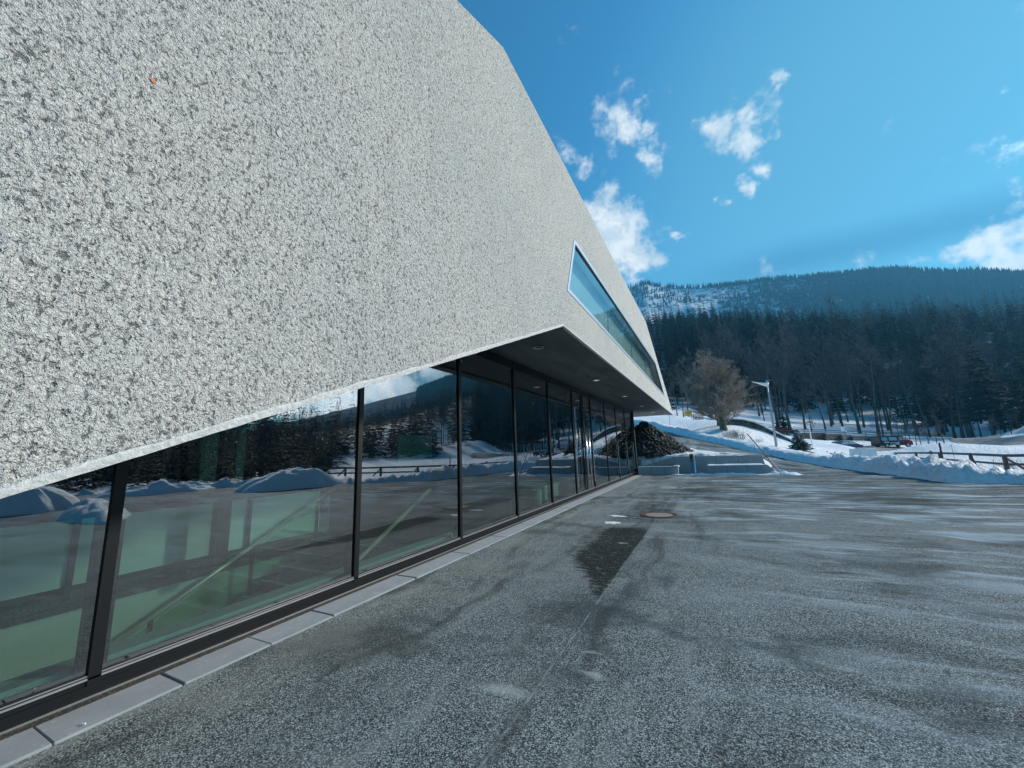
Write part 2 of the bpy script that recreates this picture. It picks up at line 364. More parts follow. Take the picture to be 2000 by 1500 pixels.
    # dried pale spots
    for (sx, sy, rx, ry, a) in ((-.93, 3.0, .12, .04, .6), (-1.02, 3.28, .08, .02, .5), (-1.42, 2.58, .18, .06, .55), (-.55, 1.98, .10, .07, .35), (-1.5, 7.0, .09, .05, .55)):
        q = T_.vm('LENGTH', T_.vm('MULTIPLY', T_.vm('SUBTRACT', T_.vm('ADD', c, T_.vm('SCALE', T_.vm('SUBTRACT', T_.noise(c, 9, 3, out=1), (.5, .5, .5)), .16)), (sx, sy, 0)), (1 / rx, 1 / ry, 0)), out='Value')
        base = T_.mix(T_.m('MULTIPLY', T_.m('MULTIPLY', T_.ss(q, 1.5, .2), a), T_.ss(g2, .38, .55, .35, 1)), base, (.50, .50, .44))
    base = T_.mix(1.0, base, (.90, 1.0, 1.06), 'MULTIPLY')
    T_.put(b.inputs['Base Color'], base)
    T_.put(b.inputs['Roughness'], T_.m('SUBTRACT', T_.ss(g2, .3, .7, .7, .9), T_.m('MULTIPLY', wet, .05)))
    T_.put(b.inputs['Specular IOR Level'], T_.ss(wet, 0.0, .8, .12, .02))
    T_.put(b.inputs['Normal'], T_.bump(T_.m('ADD', T_.m('MULTIPLY', g1c, .7), T_.m('MULTIPLY', g2, .6)), .75, .006))
M_asphalt = mat('worn_asphalt', (.1, .1, .1), .75, spec=.12, fn=f_asphalt)
def f_snow(T_, b, o):
    c = wc(T_); n = T_.noise(c, 2.2, 6, .65); f = T_.noise(c, 14, 5, .7); L = T_.noise(c, .09, 4, .6)
    col_ = T_.ramp(n, [(.25, (.66, .71, .76)), (.55, (.84, .86, .88))]); grit = T_.m('MULTIPLY', T_.ss(T_.noise(c, 7, 6, .8), .58, .66), T_.ss(T_.noise(c, .6, 3), .48, .6)); col_ = T_.mix(T_.m('MULTIPLY', grit, .45), col_, (.30, .30, .30))
    # forest floor of litter shows higher up the slope
    z = T_.sep(c)[2]
    litter = T_.m('MULTIPLY', T_.ss(T_.m('ADD', z, T_.m('MULTIPLY', L, 10)), 17, 26), T_.ss(T_.noise(c, .5, 4, .7), .3, .5, .6, 1.0))
    col_ = T_.mix(litter, col_, (.035, .038, .032))
    grass = T_.m('MULTIPLY', T_.ss(f, .66, .72), .5); col_ = T_.mix(T_.m('MULTIPLY', grass, T_.ss(L, .5, .6)), col_, (.15, .12, .08))
    T_.put(b.inputs['Base Color'], col_); b.inputs['Subsurface Weight'].default_value = 0
    T_.put(b.inputs['Normal'], T_.bump(T_.m('ADD', n, T_.m('ADD', T_.m('MULTIPLY', f, .5), T_.m('MULTIPLY', T_.vor(c, 5.5), .5))), 1.0, .20))
M_snow = mat('snow', (.8, .83, .86), .6, spec=.3, fn=f_snow)
M_snowclean = mat('clean_snow', (.80, .84, .88), .6, spec=.3, fn=lambda T_, b, o: T_.put(b.inputs['Normal'], T_.bump(T_.noise(wc(T_), 6, 6, .7), 1.0, .12)))
def f_far(T_, b, o):
    c = wc(T_); n = T_.noise(T_.vm('MULTIPLY', c, (1, 1, .35)), .07, 6, .75); s = T_.noise(T_.vm('MULTIPLY', c, (1, 1, .5)), .012, 3, .6)
    X = T_.sep(c)[0]
    k = T_.m('ADD', T_.m('MULTIPLY', n, 1.0), T_.ss(X, -150, 520, .17, -.05)); k = T_.m('ADD', k, T_.m('MULTIPLY', T_.m('SUBTRACT', s, .5), .28))
    T_.put(b.inputs['Base Color'], T_.ramp(k, [(.50, (.022, .035, .038)), (.56, (.09, .11, .12)), (.66, (.62, .68, .74))]))
    T_.put(b.inputs['Normal'], T_.bump(n, 1.0, 8))
M_far = mat('mountain_rock_snow', (.2, .2, .2), .9, spec=.1, fn=f_far)
def f_leaf(c1, c2, sc_=3.0):
    def fn(T_, b, o):
        g = T_.new('ShaderNodeNewGeometry').outputs['Position']; r = T_.new('ShaderNodeObjectInfo').outputs['Random']
        k = T_.m('ADD', T_.m('MULTIPLY', T_.noise(g, sc_ * .1, 3, .7), .8), T_.m('MULTIPLY', r, .3))
        T_.put(b.inputs['Base Color'], T_.mix(T_.ss(k, .3, .75), c1, c2))
    return fn
M_needle = mat('spruce_needles', rough=.8, spec=.15, fn=f_leaf((.008, .020, .015), (.028, .048, .030)))
M_needle2 = mat('hill_spruce_needles', rough=.85, spec=.1, fn=f_leaf((.010, .022, .018), (.034, .052, .036), .6))
M_bark = mat('grey_bark', rough=.9, spec=.1, fn=f_leaf((.045, .042, .04), (.10, .09, .085), 8))
M_twig = mat('brown_twigs', rough=.9, spec=.1, fn=f_leaf((.028, .040, .048), (.095, .105, .11), 8))
M_bush = mat('reddish_brown_twigs', rough=.9, spec=.1, fn=f_leaf((.22, .185, .155), (.50, .40, .33), 12))
M_bushd = mat('dark_mossy_bark', rough=.9, spec=.1, fn=f_leaf((.07, .07, .05), (.15, .14, .10), 12))
def f_rock(T_, b, o):
    g = T_.new('ShaderNodeNewGeometry'); k = g.outputs['Random Per Island']; n = T_.noise(g.outputs['Position'], 16, 3)
    T_.put(b.inputs['Base Color'], T_.mix(T_.m('MULTIPLY', n, .5), T_.mix(k, (.010, .012, .012), (.05, .052, .050)), (.08, .082, .078)))
M_rock = mat('dark_rubble', rough=.8, fn=f_rock)
def f_stone(T_, b, o):
    g = T_.new('ShaderNodeNewGeometry').outputs['Position']; v = T_.vor(g, 2.6, 'DISTANCE_TO_EDGE'); vc = T_.sep(T_.vor(g, 2.6, out='Color'))[0]
    c = T_.mix(T_.ss(v, .02, .09), (.012, .012, .012), T_.mix(vc, (.045, .042, .036), (.15, .135, .11)))
    T_.put(b.inputs['Base Color'], c); T_.put(b.inputs['Normal'], T_.bump(v, .7, .08))
M_stone = mat('dark_stone_masonry', rough=.9, fn=f_stone)
def f_wood(T_, b, o):
    g = T_.new('ShaderNodeNewGeometry').outputs['Position']; n = T_.noise(T_.vm('MULTIPLY', g, (1, 1, 6)), 4, 4, .6)
    T_.put(b.inputs['Base Color'], T_.ramp(n, [(.3, (.055, .045, .045)), (.7, (.13, .10, .09))]))
M_wood = mat('weathered_dark_wood', rough=.85, fn=f_wood)
M_galv = mat('galvanised_steel', (.33, .36, .38), .5, .5, fn=lambda T_, b, o: T_.put(b.inputs['Roughness'], T_.ss(T_.noise(wc(T_), 6, 3), .3, .7, .4, .65)))
M_white = mat('white_paint', (.78, .79, .78), .5)
M_cab = mat('pale_grey_cabinet', (.58, .63, .64), .55)
M_rust = mat('rusty_iron', rough=.75, metal=.3, fn=lambda T_, b, o: T_.put(b.inputs['Base Color'], T_.ramp(T_.noise(wc(T_), 14, 4, .7), [(.40, (.03, .02, .018)), (.58, (.16, .065, .035)), (.78, (.26, .12, .07))])))
M_red = mat('faded_red_paint', (.30, .045, .04), .55)
M_yellow = mat('yellow_sign_sheet', (.85, .44, .03), .5)
M_black = mat('black_rubber', (.015, .015, .016), .7)
M_carblue = mat('dark_blue_car_paint', (.02, .05, .10), .25, .3)
M_van = mat('dark_red_car_paint', rough=.3, fn=lambda T_, b, o: T_.put(b.inputs['Base Color'], T_.mix(T_.ss(T_.sep(wc(T_))[0], .1, .9), (.018, .014, .024), (.17, .014, .02))))
M_carglass = mat('car_window_glass', (.25, .33, .36), .08, .0, .9)
M_bluepost = mat('blue_grey_metal', (.07, .20, .33), .5, .3)
M_brownbox = mat('brown_metal_box', (.13, .10, .075), .6)
M_orange = mat('orange_stone', (.50, .16, .07), .7)
M_lamp = mat('lit_lamp_disc', (.8, .8, .78), .4, emit=((1.0, .97, .92), .25))

# ------------------------------------------------------------------ ground shape
LOT = [(-30, -32), (24, -32), (25, -8), (23.5, 8), (20, 13.2), (15.5, 15.6), (12.2, 16.4), (10.6, 17.2), (8.8, 18.6), (7.25, 19.3), (6.8, 24.5), (6.3, 32.5),
       (5.2, 37), (4.2, 40), (2.9, 41.6), (-.7, 46.3), (-3.1, 49.5), (-5.3, 53.9), (-9.2, 60.8), (-24, 84), (-30, 80), (-12.5, 57), (-8, 52), (-4.9, 45), (-2.6, 38.5), (-1.1, 35.9), (1.6, 33.2),
       (2.9, 30.8), (3.15, 27.5), (2.55, 24.95), (-4.1, 24.95), (-4.6, 24.95), (-4.6, 24.9), (-30, 24.9)]
CTRL = []
for p in [(1510, 903, 24), (1490, 895, 26), (1440, 890, 28.5), (1360, 878, 32), (1326, 866, 35), (1290, 850, 42), (1250, 836, 50),
          (1540, 898, 30), (1500, 888, 33), (1460, 881, 35), (1372, 860, 41), (1328, 850, 45), (1296, 842, 50), (1250, 830, 58),
          (1256, 817, 72), (1320, 815, 65), (1350, 820, 57), (1415, 837, 45), (1450, 838, 46), (1487, 856, 44), (1550, 873, 43), (1350, 838, 50), (1400, 850, 44), (1300, 826, 60),
          (1450, 822, 51), (1493, 835, 51), (1550, 864, 50), (1505, 874, 38), (1560, 884, 40), (1600, 893, 30),
          (1970, 927, 22), (1902, 918, 29), (1755, 903, 45), (1690, 900, 39), (1750, 876, 62), (1650, 882, 58), (1700, 879, 60), (1620, 879, 55), (1640, 860, 80), (1600, 860, 78), (1690, 862, 80),
          (1800, 866, 75), (1720, 850, 95), (1540, 852, 88), (1860, 876, 60), (1980, 878, 60), (1930, 868, 80), (1850, 856, 95), (1990, 862, 95), (1700, 805, 130), (1850, 815, 130), (2000, 828, 130), (1560, 806, 130), (1440, 806, 118), (1400, 806, 108), (1330, 812, 85),
          (1780, 893, 45), (1850, 895, 40), (1950, 895, 38), (1820, 880, 52)]:
    CTRL.append(tuple(P(*p)))
for az in range(28, 116, 12):                                     # flat ground to the right, falling a little
    a = math.radians(az)
    for r, z in ((30, -.5), (45, -.7), (80, 0.5), (130, 5.5)): CTRL.append((r * math.sin(a), r * math.cos(a), z))
def ridge_el(az):   # elevation of the wooded ridge's tree tops, in degrees
    return np.interp(az, [-180, -60, -7, 1.7, 8.5, 13.4, 17.9, 21.7, 25, 27.9, 35, 40, 43, 46.5, 55, 70, 100, 180],
                     [3, 12, 19.4, 18.6, 16.6, 14.9, 14.5, 13.9, 13.0, 12.0, 10.6, 8.2, 7.2, 6.6, 5.5, 5, 4, 3])
for az in list(range(-60, 40, 9)) + list(range(40, 120, 14)):
    a = math.radians(az); e = math.tan(math.radians(float(ridge_el(az)))); zr = 430 * e - 21 + 1.6
    for r, k in ((210, .30), (310, .63), (430, 1.0), (520, 1.02)):
        CTRL.append((r * math.sin(a), r * math.cos(a), 6 + (zr - 6) * k))
for (x, y, z) in [(-3, 26, 1.1), (-1.8, 25.6, 1.05), (-.5, 25.5, 1.05), (1, 25.5, .95), (2.2, 25.5, .9), (.5, 29, 1.0), (-1.5, 31, 1.3), (-5, 30, 1.2), (-6, 38, 2.0), (-14, 30, 1.6), (-14, 45, 3.2),
                  (8, 18, .0), (7, 22, 0), (6.7, 27, 0), (6.2, 32.5, 0), (5, 25, 0), (5, 29, 0.1), (3.5, 25, 0), (0, 20, 0), (-4, 20, 0), (0, 0, 0), (10, 0, 0), (20, 0, 0), (20, 10, 0), (12, 12, 0), (0, -30, 0), (25, -25, 0), (-40, 0, 0), (-60, 60, 6), (-60, -60, 0), (0, -100, 1), (100, -60, 2), (9, 20, -.05), (11, 22, -.2), (11, 27, -.4), (9, 32, -.1)]:
    CTRL.append((x, y, z))
CT = np.array(CTRL)
def _k(r): return np.sqrt(r * r + 2.0)
_A = _k(np.linalg.norm(CT[:, None, :2] - CT[None, :, :2], axis=2)) + 0
_n = len(CT); _S = np.zeros((_n + 3, _n + 3)); _S[:_n, :_n] = _A - np.eye(_n) * 0.15; _S[:_n, _n] = 1; _S[:_n, _n + 1:] = CT[:, :2]; _S[_n:, :_n] = _S[:_n, _n:].T
_W = np.linalg.solve(_S, np.concatenate([CT[:, 2], [0, 0, 0]]))
def TB(x, y):
    x = np.asarray(x, float); y = np.asarray(y, float); sh = x.shape; q = np.stack([x.ravel(), y.ravel()], 1); out = np.empty(len(q))
    for i in range(0, len(q), 20000):
        s = q[i:i + 20000]; out[i:i + 20000] = _k(np.linalg.norm(s[:, None] - CT[None, :, :2], axis=2)) @ _W[:_n] + _W[_n] + s @ _W[_n + 1:]
    return out.reshape(sh)
LP = np.array(LOT)
def sdist(x, y, poly=LP):
    """signed distance to a polygon, negative inside"""
    x = np.asarray(x, float).ravel(); y = np.asarray(y, float).ravel(); d = np.full(len(x), 1e9); ins = np.zeros(len(x), bool); n = len(poly)
    for i in range(n):
        ax, ay = poly[i]; bx, by = poly[(i + 1) % n]; ex, ey = bx - ax, by - ay
        t = np.clip(((x - ax) * ex + (y - ay) * ey) / (ex * ex + ey * ey + 1e-12), 0, 1)
        d = np.minimum(d, np.hypot(x - ax - ex * t, y - ay - ey * t))
        cr = ((ay > y) != (by > y)) & (x < (bx - ax) * (y - ay) / (by - ay + 1e-12) + ax); ins ^= cr
    return np.where(ins, -d, d)
def SURF(x, y):
    """height of the asphalt"""
    y = np.asarray(y, float); return TB(x, y) * sstep(24.0, 31.0, y)
# places where the snow was pushed up along the edge
BANK = np.array([(22.5, 9), (19.5, 13.9), (15.5, 16.4), (12.2, 17.2), (10.8, 18.0), (9.0, 19.5), (8.1, 20.1), (7.7, 24.6), (7.2, 32.6), (6.1, 37.4), (5.0, 40.7), (3.4, 42.6), (-.1, 47.1), (-2.6, 50.3), (-4.7, 54.6), (-8.6, 61.5), (-23, 84.5)])
BKH = np.array([.35, .35, .32, .16, .10, .16, .50, .56, .50, .45, .45, .5, .5, .55, .6, .6, .6])
def bank(x, y):
    sh = np.shape(x); x = np.asarray(x, float).ravel(); y = np.asarray(y, float).ravel(); best = np.full(len(x), 1e9); h = np.zeros(len(x))
    for i in range(len(BANK) - 1):
        (ax, ay), (bx, by) = BANK[i], BANK[i + 1]; ex, ey = bx - ax, by - ay
        t = np.clip(((x - ax) * ex + (y - ay) * ey) / (ex * ex + ey * ey), 0, 1); d = np.hypot(x - ax - ex * t, y - ay - ey * t)
        k = d < best; best = np.where(k, d, best); h = np.where(k, BKH[i] * (1 - t) + BKH[i + 1] * t, h)
    return (h * np.exp(-(best / 1.15) ** 2)).reshape(sh)
HUMPS = [(P(1790, 893, 44), 6, 3.0, 0.9), (P(1620, 884, 52), 4.0, 3, .7), (P(1880, 893, 42), 8, 3.5, .7), (P(1650, 886, 50), 5, 2.5, .5), (P(1930, 868, 70), 12, 4, .8), (P(1500, 872, 37), 3, 2, .3)]
def ground(x, y, lumps=True):
    x = np.asarray(x, float); y = np.asarray(y, float); s = sdist(x, y).reshape(x.shape)
    r = np.hypot(x, y); base = TB(x, y); inner = SURF(x, y) - .14
    out = base + bank(x, y)
    for c, rx, ry, h in HUMPS: out = out + h * np.exp(-((x - c[0]) / rx) ** 2 - ((y - c[1]) / ry) ** 2)
    if lumps:
        near = np.exp(-(np.maximum(s, 0) / 3.5) ** 2) * (r < 110) * np.where((x < 3.4) & (y > 24) & (y < 45), .22, np.where(y > 33, .5, 1.0))
        out = out + fbm(x, y, 2.2, 5, 3) * .80 * near + fbm(x, y, .35, 3, 9) * .5 * sstep(3, 10, s) * (r < 140) + np.abs(fbm(x, y, 5.0, 3, 5)) * .8 * near + np.abs(fbm(x, y, 1.3, 2, 8)) * .5 * near * (s > .3)
        out = out + fbm(x, y, .03, 4, 20) * 9 * sstep(140, 260, r)
    k = sstep(-.28, .42, s + fbm(x, y, 1.1, 3, 14) * .5 * (r < 110))
    z = inner * (1 - k) + np.maximum(out, inner + .05) * k
    und = (x < -3.9) & (y < 25.2)                                     # under and behind the building
    return np.where(und, -3.6, z)
def gz(x, y): return float(ground(np.array([x]), np.array([y]), False)[0])
rr = [0.0]; r = 1.0
while r < 10: rr.append(r); r *= 1.09
while r < 48: rr.append(r); r *= 1.0085
while r < 150: rr.append(r); r *= 1.017
while r < 2600: rr.append(r); r *= 1.045
rr = np.array(rr); az = np.concatenate([np.arange(-22, 92, .3), np.arange(92, 338, 4.0)]); A, RR = np.meshgrid(np.radians(az), rr)
gx = RR * np.sin(A); gy = RR * np.cos(A)
far = RR > 560; s560 = np.where(far, 560 / np.maximum(RR, 1), 1.0)
gzv = ground(gx * s560, gy * s560); gzv = np.where(far, gzv * np.clip(1 - (RR - 560) / 300, 0, 1), gzv)
nr, na = gx.shape; idx = np.arange(nr * na).reshape(nr, na); nx = np.roll(idx, -1, axis=1)
Q = np.stack([idx[:-1], nx[:-1], nx[1:], idx[1:]], -1).reshape(-1, 4)
terrain = link('snow_ground', npmesh('snow_ground', np.stack([gx, gy, gzv], -1).reshape(-1, 3), Q[:, ::-1]), M_snow, smooth=True)
tag(terrain, kind='structure')
# asphalt sheet: lot and ramp road as one surface
xs = np.concatenate([np.arange(-31, 26.5, .5)]); ys = np.concatenate([np.arange(-33, 16, 1.0), np.arange(16, 86, .4)])
XX, YY = np.meshgrid(xs, ys); cxm = (XX[:-1, :-1] + XX[1:, 1:]) / 2; cym = (YY[:-1, :-1] + YY[1:, 1:]) / 2
keep = (sdist(cxm, cym).reshape(cxm.shape) < .75) & ~((cxm < -4.0) & (cym < 25.2)) & ~((cym > 24.95) & (cym < 38) & (cxm < 2.2) & (sdist(cxm, cym).reshape(cxm.shape) > .3))
idx = np.arange(XX.size).reshape(XX.shape); Q = np.stack([idx[:-1, :-1], idx[:-1, 1:], idx[1:, 1:], idx[1:, :-1]], -1)[keep]
tag(link('asphalt_lot', npmesh('asphalt_lot', np.stack([XX, YY, SURF(XX, YY)], -1).reshape(-1, 3), Q), M_asphalt, smooth=True), kind='structure')

# far mountain
MAZ = [-60, -8.5, -5.9, -3.5, -1.2, 3.3, 9.0, 14.1, 18.5, 20.4, 23.9, 25.5, 28.3, 40, 60, 90]
MEL = [19, 22.6, 22.9, 22.0, 21.4, 20.6, 20.0, 19.0, 18.1, 17.6, 16.0, 15.5, 14.1, 9.5, 4, 1]
az = np.arange(-60, 90, .35); t = np.linspace(0, 1.0, 70); AZ, TT = np.meshgrid(az, t)
RRm = 640 + 420 * TT; el = np.interp(AZ, MAZ, MEL); top = np.tan(np.radians(el)) * 1060 + EYE
Zm = top * (.12 + .88 * TT ** .92) - 6 * (1 - 0 * TT); mx_, my_ = RRm * np.sin(np.radians(AZ)), RRm * np.cos(np.radians(AZ))
def MZ(a, tt):
    e = np.interp(a, MAZ, MEL); tp = np.tan(np.radians(e)) * 1060 + EYE; R_ = 640 + 420 * tt; x = R_ * np.sin(np.radians(a)); y = R_ * np.cos(np.radians(a))
    z = tp * (.12 + .88 * tt ** .92) - 6 + fbm(x, y, .012, 4, 31) * 46 * np.sin(np.pi * np.clip(tt, 0, 1)) + fbm(x, y, .05, 3, 35) * 8 * (1 - tt * .7); return x, y, z
mx_, my_, Zm = MZ(AZ, TT)
back = np.stack([mx_[-1] * 1.08, my_[-1] * 1.08, Zm[-1] - 90], -1)
V = np.concatenate([np.stack([mx_, my_, Zm], -1).reshape(-1, 3), back]); nr, na = mx_.shape
idx = np.arange(nr * na + na).reshape(nr + 1, na); Q = np.stack([idx[:-1, :-1], idx[:-1, 1:], idx[1:, 1:], idx[1:, :-1]], -1).reshape(-1, 4)
tag(link('mountain', npmesh('mountain', V, Q[:, ::-1]), M_far, smooth=True), kind='structure')

# ------------------------------------------------------------------ the building
GX, WX, SZ, TOP = -4.10, -2.10, 3.78, 7.52
bld = empty('museum_building', (GX, 10, 0), 0, 'large grey rough-plastered building cantilevered over a dark glass front', 'building')
def part(o, parent=None):      # keep world placement under the building's empty
    o.parent = parent or bld
    if parent is None: o.location = (-bld.location[0], -bld.location[1], -bld.location[2])
    return o
Y0 = -3.55
low = lambda y: SZ + (y - 6.34) * .382
outer = [(Y0, low(Y0)), (6.34, SZ), (29.9, SZ), (18.8, TOP), (4.30, TOP), (Y0, TOP - (4.3 - Y0) * .53)]
WIN = [(6.66, 4.56), (24.9, 4.52), (21.2, 6.02), (7.40, 6.02)]
bm = bmesh.new()
def loop(pts):
    vs = [bm.verts.new((0, p[0], p[1])) for p in pts]; return [bm.edges.new((vs[i], vs[(i + 1) % len(vs)])) for i in range(len(vs))]
ed = loop(outer) + loop(WIN); bmesh.ops.triangle_fill(bm, edges=ed, use_beauty=True, use_dissolve=False)
g = bmesh.ops.extrude_face_region(bm, geom=list(bm.faces)); bmesh.ops.translate(bm, vec=(-.32, 0, 0), verts=[v for v in g['geom'] if isinstance(v, bmesh.types.BMVert)])
bmesh.ops.recalc_face_normals(bm, faces=bm.faces)
me = bpy.data.meshes.new('facade_wall'); bm.to_mesh(me); bm.free(); me.transform(Matrix.Translation((WX, 0, 0)))
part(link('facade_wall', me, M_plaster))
# smooth render bead along the lower edge
def bead(a, b, wd=.026):
    L = math.hypot(b[0] - a[0], b[1] - a[1]); n = int(L / .04); d = ((b[0] - a[0]) / L, (b[1] - a[1]) / L); nn = (-d[1], d[0]); m = MB(); V = []
    for i in range(n + 1):
        t_ = i / n * L; y_, z_ = a[0] + d[0] * t_, a[1] + d[1] * t_; h_ = wd * (1 + 1.5 * float(fbm(t_, 3.3, 6, 3, 77))); lo_ = .010 + .012 * float(fbm(t_, 9.1, 9, 2, 78))
        for u, x in ((-lo_, -.30), (-lo_, .004), (h_ * .6, .008), (h_, .001)): V.append((WX + x, y_ + nn[0] * u, z_ + nn[1] * u))
    m.add(V, [(i * 4 + k, i * 4 + k + 1, i * 4 + k + 5, i * 4 + k + 4) for i in range(n) for k in range(3)]); return m
part(bead((Y0, low(Y0)), (6.34, SZ)).build('edge_bead', M_trim)); part(bead((6.34, SZ), (29.9, SZ)).build('edge_bead', M_trim))
m = MB(); m.box((WX - .33, 6.40, SZ - .036), (WX - .02, 29.6, SZ - .026)); part(m.build('soffit_edge', M_soffit))
m = MB(); m.box((-12, Y0, SZ + .004), (WX - .325, 29.6, SZ + .25)); part(m.build('soffit', M_soffit))
m = MB(); m.prism([(WX - .325, 4.3, TOP - .01), (WX - .325, 18.8, TOP - .01), (-12, 18.8, TOP - .01), (-12, 4.3, TOP - .01)], (0, 0, -.3))
m.prism([(WX - .325, 4.29, TOP - .01), (-12, 4.29, TOP - .01), (-12, Y0, TOP - .53 * (4.3 - Y0)), (WX - .325, Y0, TOP - .53 * (4.3 - Y0))], (0, 0, -.3)); part(m.build('roof', M_trim))
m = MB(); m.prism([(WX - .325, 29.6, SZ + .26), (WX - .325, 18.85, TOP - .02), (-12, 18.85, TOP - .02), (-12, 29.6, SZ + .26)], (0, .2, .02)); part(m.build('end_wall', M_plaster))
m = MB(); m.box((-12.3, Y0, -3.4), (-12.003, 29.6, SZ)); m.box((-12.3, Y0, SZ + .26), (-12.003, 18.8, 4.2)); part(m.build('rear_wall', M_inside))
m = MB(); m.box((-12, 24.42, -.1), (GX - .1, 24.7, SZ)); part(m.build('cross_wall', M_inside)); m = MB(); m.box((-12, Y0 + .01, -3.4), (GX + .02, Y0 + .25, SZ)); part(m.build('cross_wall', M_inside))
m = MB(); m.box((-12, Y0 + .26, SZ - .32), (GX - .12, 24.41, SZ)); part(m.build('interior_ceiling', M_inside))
m = MB(); m.box((WX - .345, 6.2, 4.3), (WX - .335, 26.5, 6.3)); part(m.build('added_pane_backing', mat('pale_backing', (.62, .78, .76), .8)))  # pale sheet added behind the pane to make the strip window read brighter
# strip window
sw = empty('strip_window'); part(sw)
wpts = [Vector((WX, y, z)) for y, z in WIN]
cen = sum(wpts, Vector()) / 4
def inset(pts, d):
    out = []; n = len(pts)
    for i in range(n):
        p, a, b = pts[i], pts[i - 1], pts[(i + 1) % n]
        e1 = (p - a).normalized(); e2 = (b - p).normalized(); n1 = Vector((0, -e1.z, e1.y)); n2 = Vector((0, -e2.z, e2.y))
        s_ = d / (1 + n1.dot(n2)); out.append(p + (n1 + n2) * s_)
    return out
def ring(outr, innr, x, dx, m):
    n = len(outr)
    for i in range(n):
        j = (i + 1) % n; m.prism([Vector((x, q.y, q.z)) for q in (outr[i], outr[j], innr[j], innr[i])], (dx, 0, 0))
i1 = inset(wpts, .015); i2 = inset(wpts, .10); i3 = inset(wpts, .16); i4 = inset(wpts, .11)
m = MB(); ring(i1, i2, WX + .006, -.22, m); m.build('frame', mat('grey_window_metal', (.42, .50, .58), .35, .4), sw)
m = MB(); ring(inset(wpts, .102), inset(wpts, .125), WX - .010, -.06, m); m.build('inner_frame', M_frame, sw)
m = MB(); m.add([Vector((WX - .03, q.y, q.z)) for q in i4], [(0, 1, 2, 3)]); m.build('pane', M_glass2, sw)
m = MB()
for y in (11.2, 15.2, 19.0): m = MB(); m.bar((WX - .24, y, 4.62), (WX - .24, y + .25, 5.95), .035); m.build('glazing_bar', bpy.data.materials.get('pale_glazing_bar') or mat('pale_glazing_bar', (.6, .66, .66), .5), sw)
# glass front
MY = [-3.24, -.94, 1.36, 3.66, 5.96, 8.26, 10.50, 12.75, 15.08, 17.40, 19.72, 22.05, 24.36]
for i, y in enumerate(MY):
    m = MB(); m.box((GX - .12, y - .035, .0), (GX + .03, y + .035, SZ)); m.box((GX - .10, y - .075, .02), (GX - .02, y + .075, SZ - .01)); part(m.build('mullion', M_frame, bevel=0))
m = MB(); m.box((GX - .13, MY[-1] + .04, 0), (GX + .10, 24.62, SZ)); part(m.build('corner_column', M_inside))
m = MB(); m.box((GX - .115, Y0 + .26, SZ - .20), (GX + .022, MY[-1] - .04, SZ - .002)); part(m.build('header_beam', M_frame))
m = MB(); m.box((GX - .115, Y0 + .26, .005), (GX + .04, MY[-1] - .04, .085)); m.box((GX - .10, Y0 + .26, .085), (GX + .018, MY[-1] - .04, .155)); part(m.build('base_rail', M_frame))
m = MB(); m.box((GX + .019, Y0 + .26, .118), (GX + .030, MY[-1] - .04, .131)); m.box((GX + .019, Y0 + .26, .140), (GX + .026, MY[-1] - .04, .147)); part(m.build('base_trim', M_alu))
m = MB(); m.box((GX + .047, Y0 + .26, .004), (GX + .052, 23.55, .016)); part(m.build('flashing_strip', M_alu))
for i in range(len(MY) - 1):
    a, b = MY[i] + .036, MY[i + 1] - .036; tl = rnd.uniform(-.0035, .0035); tz = rnd.uniform(-.002, .002)
    x = GX + .004
    m = MB(); m.add([(x + tz, a, .156), (x + tl + tz, b, .156), (x + tl, b, SZ - .2), (x, a, SZ - .2)], [(0, 1, 2, 3)]); pn = part(m.build('glass_pane', M_glass))
# inner dark edge lines of the panes seen through the glass
# glazed double door in the 13 m bay
door = empty('glass_door'); part(door)
m = MB()
for y in (13.88, 13.94): m.box((GX + .03, y - .022, .16), (GX + .055, y + .022, SZ - .21))
m.build('door_frame', M_frame, door)
for y in (13.72, 14.1):
    m = MB(); m.tube([(GX + .16, y, .25), (GX + .16, y, 2.35)], .022, 10)
    for z in (.5, 2.1): m.tube([(GX + .06, y, z), (GX + .16, y, z)], .012, 6)
    m.build('pull_handle', M_chrome, door, smooth=True)
for y in (12.83, 15.0, 19.66, 22.0, 24.0):
    m = MB(); m.box((GX + .032, y - .02, .35), (GX + .045, y + .02, 1.9)); m.build('edge_profile', M_alu, door)
# downlights in the soffit
for i, (y, x) in enumerate(((7.45, -3.05), (12.25, -3.05), (17.0, -3.05), (21.8, -3.05), (26.5, -3.05))):
    dl = empty('downlight', (0, 0, 0)); part(dl); m = MB(); n = 20
    rings_ = [(.115, 0), (.125, -.012), (.095, -.014), (.085, 0)]
    vs = [(x + r_ * math.cos(6.2832 * k / n), y + r_ * math.sin(6.2832 * k / n), SZ + z_) for r_, z_ in rings_ for k in range(n)]
    m.add(vs, [(j * n + k, j * n + (k + 1) % n, (j + 1) * n + (k + 1) % n, (j + 1) * n + k) for j in range(3) for k in range(n)]); m.build('trim_ring', M_alu, dl)
    m = MB(); m.add([(x + .083 * math.cos(6.2832 * k / n), y + .083 * math.sin(6.2832 * k / n), SZ - .004) for k in range(n)], [tuple(range(n))]); m.build('lamp_disc', M_lamp if i else M_soffit, dl)
